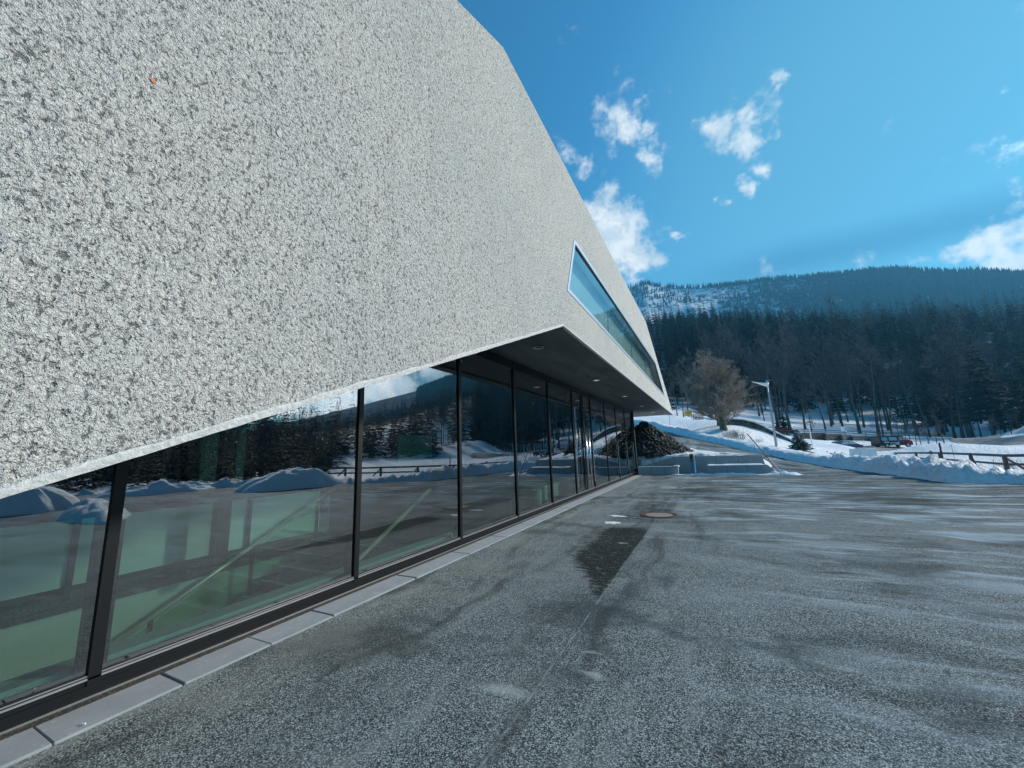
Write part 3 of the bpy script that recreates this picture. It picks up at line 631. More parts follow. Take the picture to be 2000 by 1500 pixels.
# soft shelf inside the glass and the interior with its stairwell
m = MB(); m.box((GX - .42, Y0 + .3, .10), (GX - .20, 6.2, .16)); part(m.build('inner_sill', M_sill))
m = MB(); m.box((GX - .20, Y0 + .3, -.02), (GX - .118, 24.3, .10)); part(m.build('sill_upstand', M_floorin))
m = MB(); m.box((-12, 6.0, -.25), (GX - .205, 24.41, 0)); m.box((-12, Y0 + .26, -.25), (-7.66, 5.99, -.002)); part(m.build('interior_floor', M_floorin))
m = MB(); m.box((-12, Y0 + .26, -3.4), (GX - .2, 5.99, -3.3)); part(m.build('lower_floor', M_floorin))
m = MB(); m.box((-7.9, Y0 + .26, -3.29), (-7.70, 5.98, -.26)); part(m.build('stairwell_wall', M_cream2))
m = MB(); m.box((-7.63, 5.90, -3.29), (-4.75, 5.985, -.26)); part(m.build('stairwell_end_wall', M_floorin))
for (a, b) in ((-3.2, -.55), (-.50, 2.15), (2.20, 4.35), (4.40, 5.85)):
    m = MB(); m.box((-7.70, a, .06), (-7.68, b, .90)); part(m.build('parapet_panel', M_cream))
for y in (-.525, 2.175, 4.375):
    m = MB(); m.box((-7.67, y - .03, -.1), (-7.62, y + .03, .94)); part(m.build('parapet_post', M_frame))
st = empty('staircase'); part(st); rise, run, ny = .165, .31, 17
for k in range(ny):
    y1 = 5.75 - k * run; z1 = -.002 - k * rise
    m = MB(); m.box((-7.35, y1 - run - .02, z1 - .17), (-4.85, y1 - .003, z1 - .004)); sp = m.build('step', M_step, st)
    m = MB(); m.box((-7.35, y1 - run - .021, z1 - .012), (-4.85, y1 - run + .022, z1 - .001)); m.build('nosing', mat('nosing', (.30, .30, .28), .5) if k == 0 else bpy.data.materials['nosing'], sp)
m = MB(); e0 = (5.95, -.02); e1 = (.6, -.02 - 5.35 * rise / run)
m.prism([(-7.40, e0[0], e0[1] + .12), (-7.40, e1[0], e1[1] + .12), (-7.40, e1[0], e1[1] - .35), (-7.40, e0[0], e0[1] - .35)], (-.05, 0, 0)); m.build('stringer', M_inside, st)
for X_ in (-7.42, -4.80):
    hr = [(X_, 6.0, .95), (X_, .8, .95 - 5.2 * .51)]
    m = MB(); m.tube(hr, .034, 10); m.build('handrail', M_rail, st, smooth=True)
    if X_ < -7:
        for k, y in enumerate((5.6, 4.35, 3.0, 1.6)):
            z = .95 - (6 - y) * .51; m = MB(); m.box((X_ - .02, y - .025, z - 1.0), (X_ + .02, y + .025, z - .03)); m.build('rail_post', M_frame, st)
        m = MB(); m.prism([(X_ - .02, 5.9, .80), (X_ - .02, 1.0, .80 - 4.9 * .51), (X_ - .02, 1.0, -.02 - 4.9 * .51), (X_ - .02, 5.9, -.02)], (-.012, 0, 0)); m.build('glass_guard', M_glassin, st)
m = MB(); m.box((-8.6, 6.2, 0), (-8.4, 6.6, SZ - .35)); part(m.build('inner_column', M_inside)); m = MB(); m.box((-7.2, 3.55, 0), (-7.05, 3.75, SZ - .35)); part(m.build('inner_column', M_inside))
m = MB(); m.box((-8.3, 3.8, 1.05), (-8.25, 4.55, 2.25)); part(m.build('display_panel', mat('teal_panel', (.10, .20, .17), .5)))
m = MB(); m.box((-8.3, 8.8, 1.3), (-8.25, 10.4, 2.2)); part(m.build('display_panel', bpy.data.materials['teal_panel']))
m = MB(); m.tube([(-4.85, 11.1, .01), (-4.85, 11.1, .36), (-4.85, 11.1, .42)], [.16, .17, .175], 20); wb = m.build('waste_bin', mat('pale_green_metal', (.55, .66, .58), .4), smooth=False)
tag(wb, 'small pale green cylindrical bin standing inside behind the glass front', 'bin')
m = MB(); m.box((-6.6, 11.9, .02), (-4.9, 13.2, .42)); m.box((-6.65, 11.85, .42), (-4.85, 13.25, .48)); cb = m.build('lobby_bench', mat('beige_bench', (.50, .52, .36), .6), bevel=.03, seg=2)
tag(cb, 'low beige block bench on the lobby floor behind the glass front', 'bench')
# chips standing out in the plaster
for nm, c_, s_, mt_ in (('stone_chip', ATX(298, 158, WX), .011, M_orange), ('plaster_patch', ATX(545, 262, WX), .018, M_trim)):
    m = MB(); pts = [(0, math.cos(a) * s_ * rnd.uniform(.8, 1.1), math.sin(a) * s_ * rnd.uniform(.6, 1.4)) for a in [k * .785 for k in range(8)]]
    m.prism([(WX + .002, c_[1] + p[1], c_[2] + p[2]) for p in pts], (.003, 0, 0)); part(m.build(nm, mt_))

# ------------------------------------------------------------------ edging along the glass front
m = MB(); m.box((GX + .053, Y0, -.05), (-3.945, 23.55, .004)); tag(m.build('drainage_channel', M_channel), 'narrow brown gravel drainage strip between the glass front and the edging slabs', 'drainage strip')
ks = None; y = 1.065 - .632 * 7; k = 0
while y < 23.3:
    if ks is None:
        m = MB(); m.box((-3.94, 0, -.08), (-3.605, .624, .018)); ks = m.build('edging_slab', M_kerb, bevel=.005); o = ks
    else:
        o = ks.copy(); col.objects.link(o)
    o.location = (rnd.uniform(-.003, .003), y, rnd.uniform(-.003, .003)); o.rotation_euler = (0, 0, rnd.uniform(-.003, .003))
    tag(o, 'grey concrete edging slab in the straight row along the foot of the glass front', 'edging slab', 'edging slabs along the glass front')
    y += .632 if y < 23 - .7 else .632
m = MB(); c_ = GR(163, 1412, .03); m.tube([(c_[0] - .014, c_[1] - .004, .026), (c_[0] + .012, c_[1] + .006, .026)], .0042, 8)
tag(m.build('cigarette_butt', M_white), 'tiny white cigarette butt lying on the nearest edging slabs', 'litter')

# manhole
mh = empty('manhole_cover', (-1.24, 10.0, 0), 0, 'round rusty iron manhole cover with concrete centre set in the asphalt', 'manhole cover')
def annulus(m, r0, r1, z0, z1, n=40):
    vs = [(r_ * math.cos(6.28318 * k / n), r_ * math.sin(6.28318 * k / n), z_) for r_, z_ in ((r0, z1), (r1, z1), (r1, z0), (r0, z0)) for k in range(n)]
    m.add(vs, [(j * n + k, j * n + (k + 1) % n, ((j + 1) % 4) * n + (k + 1) % n, ((j + 1) % 4) * n + k) for j in range(4) for k in range(n)])
m = MB(); annulus(m, .365, .42, .001, .014); m.build('outer_ring', M_rust, mh)
m = MB(); annulus(m, .30, .345, .001, .012); m.build('cover_rim', M_rust, mh)
m = MB(); annulus(m, .346, .364, .001, .005); m.build('gap', M_joint, mh)
m = MB(); n = 36; m.prism([(.298 * math.cos(6.28318 * k / n), .298 * math.sin(6.28318 * k / n), .001) for k in range(n)], (0, 0, .009)); m.build('concrete_centre', mat('worn_concrete', (.20, .19, .165), .85), mh)
# ice patches on the lot
def blob(name, cx_, cy_, rx, ry, h, seed, label, cat, mt=M_snowclean, n=26, rot=0, grp=None, lump=.25, z0=0.0, pw=1.0, jag=1.0):
    V = []; Fq = []; nr_, na_ = n, n * 2; q = random.Random(seed)
    ph = [q.uniform(0, 6.28) for _ in range(6)]
    for i in range(nr_ + 1):
        t_ = i / nr_
        for j in range(na_):
            a = 6.28318 * j / na_; e = 1 + jag * (.12 * math.sin(2 * a + ph[0]) + .08 * math.sin(5 * a + ph[1]) + .06 * math.sin(9 * a + ph[2]) + .04 * math.sin(17 * a + ph[3]))
            x = rx * t_ * e * math.cos(a); y_ = ry * t_ * e * math.sin(a)
            X_ = cx_ + x * math.cos(rot) - y_ * math.sin(rot); Y_ = cy_ + x * math.sin(rot) + y_ * math.cos(rot); V.append((X_, Y_, t_))
    V = np.array(V); tt = V[:, 2]; hz = h * (1 - tt ** 2.2) ** pw
    hz = hz * (1 + lump * 4 * fbm(V[:, 0], V[:, 1], 1.2 / max(.3, min(rx, ry)), 4, seed)); hz = np.where(tt > .999, -.03, np.maximum(hz, .004))
    V[:, 2] = hz + z0
    idx = np.arange((nr_ + 1) * na_).reshape(nr_ + 1, na_); nx_ = np.roll(idx, -1, 1); Q = np.stack([idx[:-1], nx_[:-1], nx_[1:], idx[1:]], -1).reshape(-1, 4)
    o = link(name, npmesh(name, V, Q), mt, smooth=True)
    return tag(o, label, cat, grp)
c_ = GR(1195, 1021); blob('ice_patch', c_[0], c_[1], .14, .17, .005, 4, 'thin white ice patch on the asphalt nearest the wet stain', 'ice', n=20, grp='ice remnants by the manhole', lump=.3, jag=2.3)
c_ = GR(1207, 1008); blob('ice_patch', c_[0] - .02, c_[1], .22, .08, .005, 5, 'long thin white ice patch just beyond the other, beside the manhole', 'ice', n=20, grp='ice remnants by the manhole', lump=.3, jag=2.3)
blob('snow_heap', 12.9, 14.2, 2.5, 1.5, 1.05, 11, 'high rounded snow heap on the lot mirrored in the second glass pane', 'snow heap', rot=2.1, grp='snow heaps on the lot')
blob('snow_heap', 19.2, 11.0, 2.6, 1.2, .62, 12, 'long low lumpy snow heap mirrored at the left of the glass front', 'snow heap', rot=1.57, grp='snow heaps on the lot', lump=.6)
blob('snow_heap', 9.6, 5.4, 2.3, .8, .50, 13, 'near flat icy snow heap on open asphalt mirrored at far left', 'snow heap', rot=.2, grp='snow heaps on the lot')
blob('snow_heap', 14.5, 4.8, 1.6, 1.4, 1.15, 14, 'blue shaded steep snow heap mirrored behind the near icy one', 'snow heap', rot=.9, grp='snow heaps on the lot')

# ------------------------------------------------------------------ retaining walls at the end of the lot
rw = empty('retaining_wall', (0, 24.7, 0), 0, 'blue-grey concrete retaining wall with a rising left end behind the benches', 'wall')
m = MB(); tp = [(-4.0, .47), (-3.68, .47), (-1.97, .97), (2.42, .94), (2.60, .0), (-4.0, 0)]
m.prism([(x, 0, z) for x, z in tp], (0, .25, 0)); m.build('wall_body', M_conc, rw)
for x, z in ((-3.0, .66), (-1.97, .96), (.21, .955), (1.31, .95)): m = MB(); m.box((x - .006, -.004, .01), (x + .006, .0015, z)); m.build('panel_joint', M_joint, rw)
def bench(x0, x1, z, label, slope=0):
    b_ = empty('concrete_bench', ((x0 + x1) / 2, 23.6, 0), 0, label, 'bench'); cx_ = (x0 + x1) / 2
    m = MB(); m.prism([(x0 - cx_, 0, 0), (x1 - cx_ + slope, 0, 0), (x1 - cx_, 0, z), (x0 - cx_, 0, z)], (0, .5, 0)); m.build('bench_body', M_conc, b_, bevel=.012)
    k = int((x1 - x0) / 1.0)
    for i in range(1, k + 1):
        x = x0 - cx_ + i * (x1 - x0) / (k + 1); m = MB(); m.box((x - .006, -.004, .01), (x + .006, .0015, z - .01)); m.build('panel_joint', M_joint, b_)
    return b_
bench(-3.85, -1.70, .46, 'low blue-grey concrete block bench beside the building corner')
bench(-.22, 2.50, .49, 'long low concrete block bench with a slanted right end and snow on top', slope=.50)
for (x0, x1, y0, y1, z, h, l, sd) in ((-.24, 2.35, 23.58, 24.08, .485, .05, 'thin layer of snow lying on top of the long concrete bench', 31),
                                      (-1.95, -1.62, 23.57, 24.05, .455, .06, 'small cap of snow on the right end of the short concrete bench', 32)):
    nx_, ny_ = 60, 8; X1, Y1 = np.meshgrid(np.linspace(x0, x1, nx_), np.linspace(y0, y1, ny_))
    ex = np.minimum(np.minimum(X1 - x0, x1 - X1), np.minimum(Y1 - y0, y1 - Y1)); Z1 = z + h * sstep(-.001, .06, ex) * (1 + fbm(X1, Y1, 4, 3, sd) * 1.2)
    idx = np.arange(nx_ * ny_).reshape(ny_, nx_); Q = np.stack([idx[:-1, :-1], idx[:-1, 1:], idx[1:, 1:], idx[1:, :-1]], -1).reshape(-1, 4)
    tag(link('snow_layer', npmesh('snow_cap', np.stack([X1, Y1, Z1], -1).reshape(-1, 3), Q), M_snowclean, smooth=True), l, 'snow')
blob('snow_strip', .75, 23.35, 2.75, .20, .085, 41, 'thin strip of snow along the ground in front of the benches', 'snow', n=22, lump=.5, pw=.6)
blob('snow_strip', 3.1, 23.45, .75, .42, .20, 42, 'small pile of snow at the foot of the leaning pole', 'snow', n=14, lump=.5)
pb = empty('service_post', (-.96, 23.50, 0), 0, 'slim blue-grey service post with a brown box on top between the benches', 'post')
m = MB(); m.box((-.085, -.08, 0), (.085, .08, .72)); m.build('post_body', M_bluepost, pb, bevel=.01)
m = MB(); m.box((-.095, -.09, .72), (.095, .09, 1.12)); m.build('box', M_brownbox, pb, bevel=.01)
m = MB(); m.box((-.05, -.094, .88), (.05, -.0905, 1.05)); m.build('slot_panel', M_black, pb)
m = MB(); m.box((.10, -.05, 0), (.15, .05, .95)); m.build('side_strip', M_snowclean, pb)
# leaning pole and the fallen stakes
lp = empty('leaning_pole', (3.03, 23.2, 0), 0, 'long thin reddish snow pole leaning left over the snow pile', 'pole')
tp_ = P(1459, 847, 18.9) - np.array([3.03, 23.2, 0]); mid = tp_ * .42
m = MB(); m.tube([(0, 0, 0), tuple(mid)], .028, 8); m.build('pale_lower_part', M_galv, lp)
m = MB(); m.tube([tuple(mid), tuple(tp_)], .026, 8); m.build('red_upper_part', M_red, lp)
def pole(name, a, b, r_, mt, label, cat, grp=None):
    m = MB(); a = np.array(a); b = np.array(b); m.tube([(0, 0, 0), tuple(b - a)], r_, 8); o = m.build(name, mt); o.location = tuple(a); return tag(o, label, cat, grp)
pole('barrier_pole', P(1405, 885, 22.2), P(1478, 890, 21.5), .022, M_red, 'thin red pole lying on the snow behind the retaining wall', 'pole')
pole('barrier_pole', P(1488, 896, 20.6), P(1508, 888, 20.8), .03, M_wood, 'short dark stake crossing behind the leaning pole', 'pole')
# rubble heap behind the wall
hp = np.array([-3.85, 27.4]); V = []; Fq = []
for i in range(3600):
    a = nrg.uniform(0, 6.283); q = math.sqrt(nrg.uniform(0, 1)); x = hp[0] + 3.0 * q * math.cos(a); y_ = hp[1] + 2.3 * q * math.sin(a)
    z = 1.0 + (3.3 - 1.0) * max(0, 1 - q) ** .95 + nrg.uniform(-.05, .05)
    s_ = nrg.uniform(.05, .12) * (1.5 if nrg.random() < .06 else 1); pts = nrg.normal(size=(6, 3)); pts /= np.linalg.norm(pts, axis=1)[:, None]
    oc = np.array([[1, 0, 0], [-1, 0, 0], [0, 1, 0], [0, -1, 0], [0, 0, 1], [0, 0, -1.0]]) * np.array([s_ * nrg.uniform(.8, 1.5), s_ * nrg.uniform(.7, 1.2), s_ * nrg.uniform(.5, 1)])
    oc += nrg.normal(size=(6, 3)) * s_ * .2; e_ = nrg.uniform(0, 6.28); ca, sa = math.cos(e_), math.sin(e_); oc = oc @ np.array([[ca, sa, 0], [-sa, ca, 0], [0, 0, 1]])
    b_ = len(V) * 6; V.append(oc + [x, y_, z]); Fq += [(b_ + p, b_ + q_, b_ + r_) for p, q_, r_ in ((0, 2, 4), (2, 1, 4), (1, 3, 4), (3, 0, 4), (2, 0, 5), (1, 2, 5), (3, 1, 5), (0, 3, 5))]
o = link('rubble_heap', npmesh('rubble_heap', np.concatenate(V), Fq), M_rock); tag(o, 'conical heap of dark broken stone behind the retaining wall at the building corner', 'rubble heap', kind='stuff')
m = MB(); nn_ = 28; m.add([(hp[0], hp[1], 3.1)] + [(hp[0] + 2.9 * math.cos(6.283 * k / nn_), hp[1] + 2.2 * math.sin(6.283 * k / nn_), .9) for k in range(nn_)], [(0, k + 1, (k + 1) % nn_ + 1) for k in range(nn_)]); co = m.build('rubble_core', M_rock, o)

# ------------------------------------------------------------------ trees
def tubes_np(segs, n=3):
    """segs: list of (p0, p1, r0, r1)"""
    S = np.array([(*a, *b, r0, r1) for a, b, r0, r1 in segs]); p0, p1, r0, r1 = S[:, :3], S[:, 3:6], S[:, 6], S[:, 7]
    d = p1 - p0; d /= np.linalg.norm(d, axis=1)[:, None] + 1e-9; up = np.where(np.abs(d[:, 2:]) < .9, np.array([[0, 0, 1.0]]), np.array([[1.0, 0, 0]]))
    a = np.cross(d, up); a /= np.linalg.norm(a, axis=1)[:, None]; b = np.cross(d, a); V = []
    for p, r_ in ((p0, r0), (p1, r1)):
        for k in range(n): V.append(p + (a * math.cos(6.28318 * k / n) + b * math.sin(6.28318 * k / n)) * r_[:, None])
    V = np.stack(V, 1); m_ = len(S); base = np.arange(m_)[:, None] * 2 * n; Q = []
    for k in range(n): Q.append(np.stack([base[:, 0] + k, base[:, 0] + (k + 1) % n, base[:, 0] + n + (k + 1) % n, base[:, 0] + n + k], -1))
    return V.reshape(-1, 3), np.concatenate(Q)
def bare_tree(seed, H, trunk_r, first=.3, spread=.55, rmin=.018, n1=15, n2=6, n3=5, n4=3, lean=.02, upw=.35, stems=1):
    q = random.Random(seed); trunk = []; crown = []
    def grow(p, d, L, r0, depth, out):
        k = 3; pts = [p]; dd = d.copy()
        for i in range(k):
            dd = (dd + Vector((q.gauss(0, .12), q.gauss(0, .12), q.gauss(0, .10) + upw * .12))).normalized(); pts.append(pts[-1] + dd * L / k)
        for i in range(k): out.append((tuple(pts[i]), tuple(pts[i + 1]), r0 * (1 - .72 * i / k), r0 * (1 - .72 * (i + 1) / k)))
        return pts, dd
    for s_ in range(stems):
        p = Vector((q.uniform(-.25, .25), q.uniform(-.25, .25), 0)) if stems > 1 else Vector((0, 0, 0))
        d = Vector((q.gauss(0, lean), q.gauss(0, lean), 1)).normalized(); pts = [p]; k = 9; Hs = H * (q.uniform(.75, 1) if stems > 1 else 1)
        for i in range(k): d = (d + Vector((q.gauss(0, .035 + lean * .5), q.gauss(0, .035 + lean * .5), .05))).normalized(); pts.append(pts[-1] + d * Hs / k)
        R_ = lambda t_: max(trunk_r * (1 - .9 * t_), rmin)
        for i in range(k): trunk.append((tuple(pts[i]), tuple(pts[i + 1]), R_(i / k) * (1.25 if i == 0 else 1), R_((i + 1) / k)))
        def along(t_): i = min(int(t_ * k), k - 1); return pts[i].lerp(pts[i + 1], t_ * k - i)
        for i in range(n1):
            t_ = first + (1 - first) * (i + q.random()) / n1; t_ = min(t_, .99); a = q.uniform(0, 6.283); L = Hs * spread * (1 - t_ * .72) * q.uniform(.6, 1.05) * (.75 if t_ < first + .1 else 1)
            el = q.uniform(.35, .9) + t_ * .35; d1 = Vector((math.cos(a) * math.cos(el), math.sin(a) * math.cos(el), math.sin(el)))
            r1 = max(R_(t_) * .55, rmin); P1, dd = grow(along(t_), d1, L, r1, 1, crown)
            for j in range(n2):
                t2 = q.uniform(.25, 1); i2 = min(int(t2 * 3), 2); b2 = P1[i2].lerp(P1[i2 + 1], t2 * 3 - i2); d2 = (dd + Vector((q.gauss(0, .6), q.gauss(0, .6), q.gauss(.15, .45)))).normalized(); L2 = L * q.uniform(.3, .55); P2, dd2 = grow(b2, d2, L2, max(r1 * .45, rmin), 2, crown)
                for l in range(n3):
                    t3 = q.uniform(.2, 1); i3 = min(int(t3 * 3), 2); b3 = P2[i3].lerp(P2[i3 + 1], t3 * 3 - i3); d3 = (dd2 + Vector((q.gauss(0, .6), q.gauss(0, .6), q.gauss(.2, .45)))).normalized(); L3 = L2 * q.uniform(.35, .6)
                    e3 = b3 + d3 * L3; crown.append((tuple(b3), tuple(e3), max(r1 * .22, rmin * .8), rmin * .5))
                    for u in range(n4):
                        d4 = (d3 + Vector((q.gauss(0, .7), q.gauss(0, .7), q.gauss(.2, .5)))).normalized(); b4 = b3 + d3 * L3 * q.uniform(.3, 1); crown.append((tuple(b4), tuple(b4 + d4 * L3 * q.uniform(.3, .7)), rmin * .7, rmin * .4))
    return tubes_np(trunk, 7), tubes_np(crown, 3)
def conifer(seed, H, lv, nb, R0, leaf, base=.12, bare=.0):
    q = np.random.default_rng(seed); V = []; Fq = []; c = 0
    for i in range(lv):
        t_ = (i + q.uniform(0, .7)) / lv; z = H * (base + (1 - base) * t_); L = R0 * (1 - t_) ** .85 * q.uniform(.75, 1.12) + .12; nbr = max(4, int(nb * (1 - t_ * .5)))
        for j in range(nbr):
            a = q.uniform(0, 6.283); l_ = L * q.uniform(.6, 1.1); dr = q.uniform(.18, .42) * l_; ca, sa = math.cos(a), math.sin(a)
            w_ = l_ * q.uniform(.16, .26) + .06
            for s_ in range(leaf):
                f0 = (s_ + .1) / leaf; f1 = f0 + q.uniform(.25, .5); side = (-1) ** s_
                p0 = np.array([ca * l_ * f0, sa * l_ * f0, z - dr * f0 ** 1.3]); p1 = np.array([ca * l_ * f1, sa * l_ * f1, z - dr * f1 ** 1.3 + .1 * l_ * f1])
                sd_ = np.array([-sa, ca, -.35 * q.random()]) * w_ * side * (1.15 - f0) * q.uniform(.8, 1.6); dn = np.array([0, 0, -1.0]) * w_ * q.uniform(.2, .9)
                V += [p0, p1, p0 * .4 + p1 * .6 + sd_ + dn * .5, p0 * .7 + p1 * .3 - sd_ * .7 + dn]; Fq += [(c, c + 1, c + 2), (c, c + 3, c + 1)]; c += 4
    V.append(np.array([0, 0, H * 1.02])); V.append(np.array([.12, 0, H * .9])); V.append(np.array([-.1, .1, H * .9])); Fq.append((c, c + 1, c + 2))
    return np.array(V), np.array(Fq)
def trunk_mesh(H, r_): return tubes_np([((0, 0, -.5), (0, 0, H * .5), r_, r_ * .6), ((0, 0, H * .5), (0, 0, H * .97), r_ * .6, .02)], 7)
def tree_obj(name, tm, cm_, m1, m2, loc, label, cat, grp, rz=0, s_=1.0):
    e = empty(name, loc, rz, label, cat, grp); e.scale = (s_, s_, s_)
    link('trunk', tm, m1, e); link('crown', cm_, m2, e); return e
def inst(src, loc, rz, s_, label=None):
    c = copy_tree(src); c.location = loc; c.rotation_euler = (0, 0, rz); c.scale = (s_ if hasattr(s_, '__len__') else (s_, s_, s_)); c['label'] = label or src['label']; return c

# spruces at the foot of and up the wooded hill
CV = [conifer(100 + i, 22.0, 30, 13, 3.9, 7, base=b_) for i, b_ in enumerate((.14, .10, .22, .18))]
con_src = []
lab_con = 'dark spruce among the nearest rows of the wooded hillside'
grp_con = 'spruces on the near slope of the wooded hill'
for i, (v, f_) in enumerate(CV):
    tv, tf = trunk_mesh(22, .28); con_src.append((npmesh('spruce_trunk', tv, tf), npmesh('spruce_crown', v, f_)))
BT = []
for i, (H_, tr, fi, sp) in enumerate(((25, .30, .42, .34), (27, .33, .36, .36), (22, .24, .40, .40), (24, .28, .30, .42), (19, .2, .45, .38))):
    (tv, tf), (cv, cf) = bare_tree(200 + i, H_, tr, fi, sp, rmin=.042, n1=17, n2=6, n3=5, n4=3); BT.append((npmesh('bare_trunk', tv, tf), npmesh('bare_crown', cv, cf)))
firstc = {}; firstb = {}
def where(x, y_):
    v_ = RM.T @ np.array([x, y_, 1.0]); px = v_[0] / v_[2] * F + CX
    for lim, t_ in ((1330, 'just right of the building end'), (1400, 'behind the yellow sign'), (1480, 'behind the broad bare tree'), (1530, 'right behind the street lamp'), (1600, 'behind the small snowy spruce'),
                    (1670, 'behind the dark blue car'), (1720, 'behind the pale cabinet'), (1800, 'behind the dark red van'), (1870, 'behind the young trees'), (1940, 'behind the right of the fence'), (2600, 'at the right edge of the photo')):
        if px < lim: return t_
    return 'at the right edge of the photo'
def put_con(k, x, y_, s_, rz, label=lab_con, grp=grp_con):
    loc = (x, y_, gz(x, y_) - .1)
    if label is lab_con: label = 'dark spruce on the wooded hill ' + where(x, y_)
    if k not in firstc:
        firstc[k] = tree_obj('spruce_tree', con_src[k][0], con_src[k][1], M_bark, M_needle, loc, label, 'tree', grp, rz, s_); return firstc[k]
    return inst(firstc[k], loc, rz, s_, label)
def put_bare(k, x, y_, s_, rz, label='tall bare grey tree in the wood along the foot of the hill', grp='tall bare trees at the foot of the wooded hill'):
    loc = (x, y_, gz(x, y_) - .1)
    if label.startswith('tall bare grey tree in the wood'): label = 'tall bare grey tree in the wood ' + where(x, y_)
    if label.startswith('bare grey tree in the snowy'): label = 'bare tree in snow at the wood edge ' + where(x, y_)
    if k not in firstb:
        firstb[k] = tree_obj('bare_tree', BT[k][0], BT[k][1], M_bark, M_twig, loc, label, 'tree', grp, rz, s_); return firstb[k]
    return inst(firstb[k], loc, rz, s_, label)
# front row of bare trees read from the photograph: (pixel x of trunk foot, y of foot, depth, height factor, kind)
for i, (px, py, D, s_, k) in enumerate([(1717, 851, 92, 1.12, 0), (1725, 850, 93, .95, 4), (1740, 841, 98, .8, 2), (1679, 843, 97, 1.06, 1), (1612, 838, 101, .8, 2), (1573, 840, 98, .9, 3), (1585, 843, 96, .55, 4),
                                        (1543, 838, 97, 1.05, 1), (1520, 838, 97, 1.0, 0), (1493, 824, 106, .55, 2), (1880, 849, 95, 1.1, 0), (1893, 851, 94, 1.15, 1), (1900, 849, 95, .9, 3), (1916, 851, 94, .8, 4), (1815, 845, 98, .95, 2),
                                        (1863, 845, 97, 1.0, 3), (1834, 838, 103, .9, 1), (1790, 838, 104, 1.0, 0), (1768, 832, 108, .9, 4), (1640, 815, 118, .85, 3), (1532, 838, 99, .8, 2), (1965, 850, 96, 1.0, 0), (1990, 846, 100, 1.0, 3), (1940, 842, 104, 1.0, 1),
                                        (1323, 812, 84, .55, 4), (1335, 812, 82, .5, 2), (1345, 815, 86, .6, 3), (1312, 808, 90, .5, 2)]):
    q = P(px, py, D)
    special = {0: 'thick straight bare tree standing just behind the parked dark red van', 3: 'tall bare tree with a bent trunk left of the dark red van', 7: 'tall pale bare tree right behind the street lamp'}
    if px < 1350: put_bare(k, q[0], q[1], s_, i * 1.3, 'slim bare tree behind the snow ridge left of the yellow sign', 'slim bare trees by the yellow sign')
    else: put_bare(k, q[0], q[1], s_, i * 1.3, special.get(i, 'bare grey tree in the snowy front row at the foot of the wood'), 'bare trees in the front row of the wood' if i not in special else None) if True else 0
def depth(x, y_): return -.44 * x + .881 * y_
nb_ = 0
while nb_ < 78:                    # bare trees behind the front row
    i = nb_; a = math.radians(nrg.uniform(1, 30)); R_ = nrg.uniform(120, 250); x, y_ = R_ * math.sin(a), R_ * math.cos(a)
    if not 108 < depth(x, y_) < 165 or (R_ > 190 and nrg.random() < .5): continue
    nb_ += 1; put_bare(i % 5, x, y_, nrg.uniform(.8, 1.12), nrg.uniform(0, 6.28))
nc = 0; hill = []
for tries in range(9000):
    a = nrg.uniform(-13, 84); R_ = math.sqrt(nrg.uniform(92 ** 2, 455 ** 2))
    if a > 36 and R_ < (88 if a < 50 else 120): continue
    x, y_ = R_ * math.sin(math.radians(a)), R_ * math.cos(math.radians(a)); hill.append((R_, x, y_, a))
hill.sort(); taken = {}; sel = []
for R_, x, y_, a in hill:
    md = 6.6 if R_ < 300 else 5.6
    c_ = (int(x // 7), int(y_ // 7)); ok = True
    for dx in (-1, 0, 1):
        for dy in (-1, 0, 1):
            for (x2, y2) in taken.get((c_[0] + dx, c_[1] + dy), ()):
                if (x - x2) ** 2 + (y_ - y2) ** 2 < md * md: ok = False
    if not ok: continue
    dp = depth(x, y_)
    if -8 < a < 36 and (dp < np.interp(a, [0, 4, 17, 23, 33], [108, 124, 122, 92, 55]) or (dp < 165 and nrg.random() < np.interp(a, [0, 15, 24], [.4, .4, .05]))): continue
    taken.setdefault(c_, []).append((x, y_)); sel.append((R_, x, y_, a))
ind = [s_ for s_ in sel if s_[3] < 30 and s_[3] > -4][:285]; iset = set(id(s_) for s_ in ind)
for i, (R_, x, y_, a) in enumerate(ind): put_con(int(nrg.integers(4)), x, y_, float(nrg.uniform(.62, 1.12)), float(nrg.uniform(0, 6.28)))
CL = [conifer(150 + i, 21.0, 15, 8, 3.6, 3, base=.08) for i in range(4)]
(btv, btf), (bcv, bcf) = bare_tree(300, 18, .2, .3, .45, rmin=.07, n1=12, n2=5, n3=3, n4=1)
def qtri(f_): return np.concatenate([f_[:, :3], f_[:, [0, 2, 3]]])
BCL = (np.concatenate([btv, bcv]), np.concatenate([qtri(btf), qtri(bcf) + len(btv)]))
def scatter(pts, variants, smin, smax, zfn, seed):
    q = np.random.default_rng(seed); Vs = []; Fs = []; off = 0
    for (x, y_, s0) in pts:
        v, f_ = variants[int(q.integers(len(variants)))]; s_ = q.uniform(smin, smax) * s0; e_ = q.uniform(0, 6.28); ca, sa = math.cos(e_), math.sin(e_)
        vv = (v * [s_, s_, s_ * q.uniform(.9, 1.15)]) @ np.array([[ca, sa, 0], [-sa, ca, 0], [0, 0, 1]]); Vs.append((vv + [x, y_, zfn(x, y_)]).astype(np.float32)); Fs.append(f_ + off); off += len(v)
    return np.concatenate(Vs), np.concatenate(Fs)
rest = [s_ for s_ in sel if id(s_) not in iset]
zz = ground(np.array([s_[1] for s_ in rest]), np.array([s_[2] for s_ in rest]), False); zd = {(s_[1], s_[2]): z for s_, z in zip(rest, zz)}
rc, rb = [], []
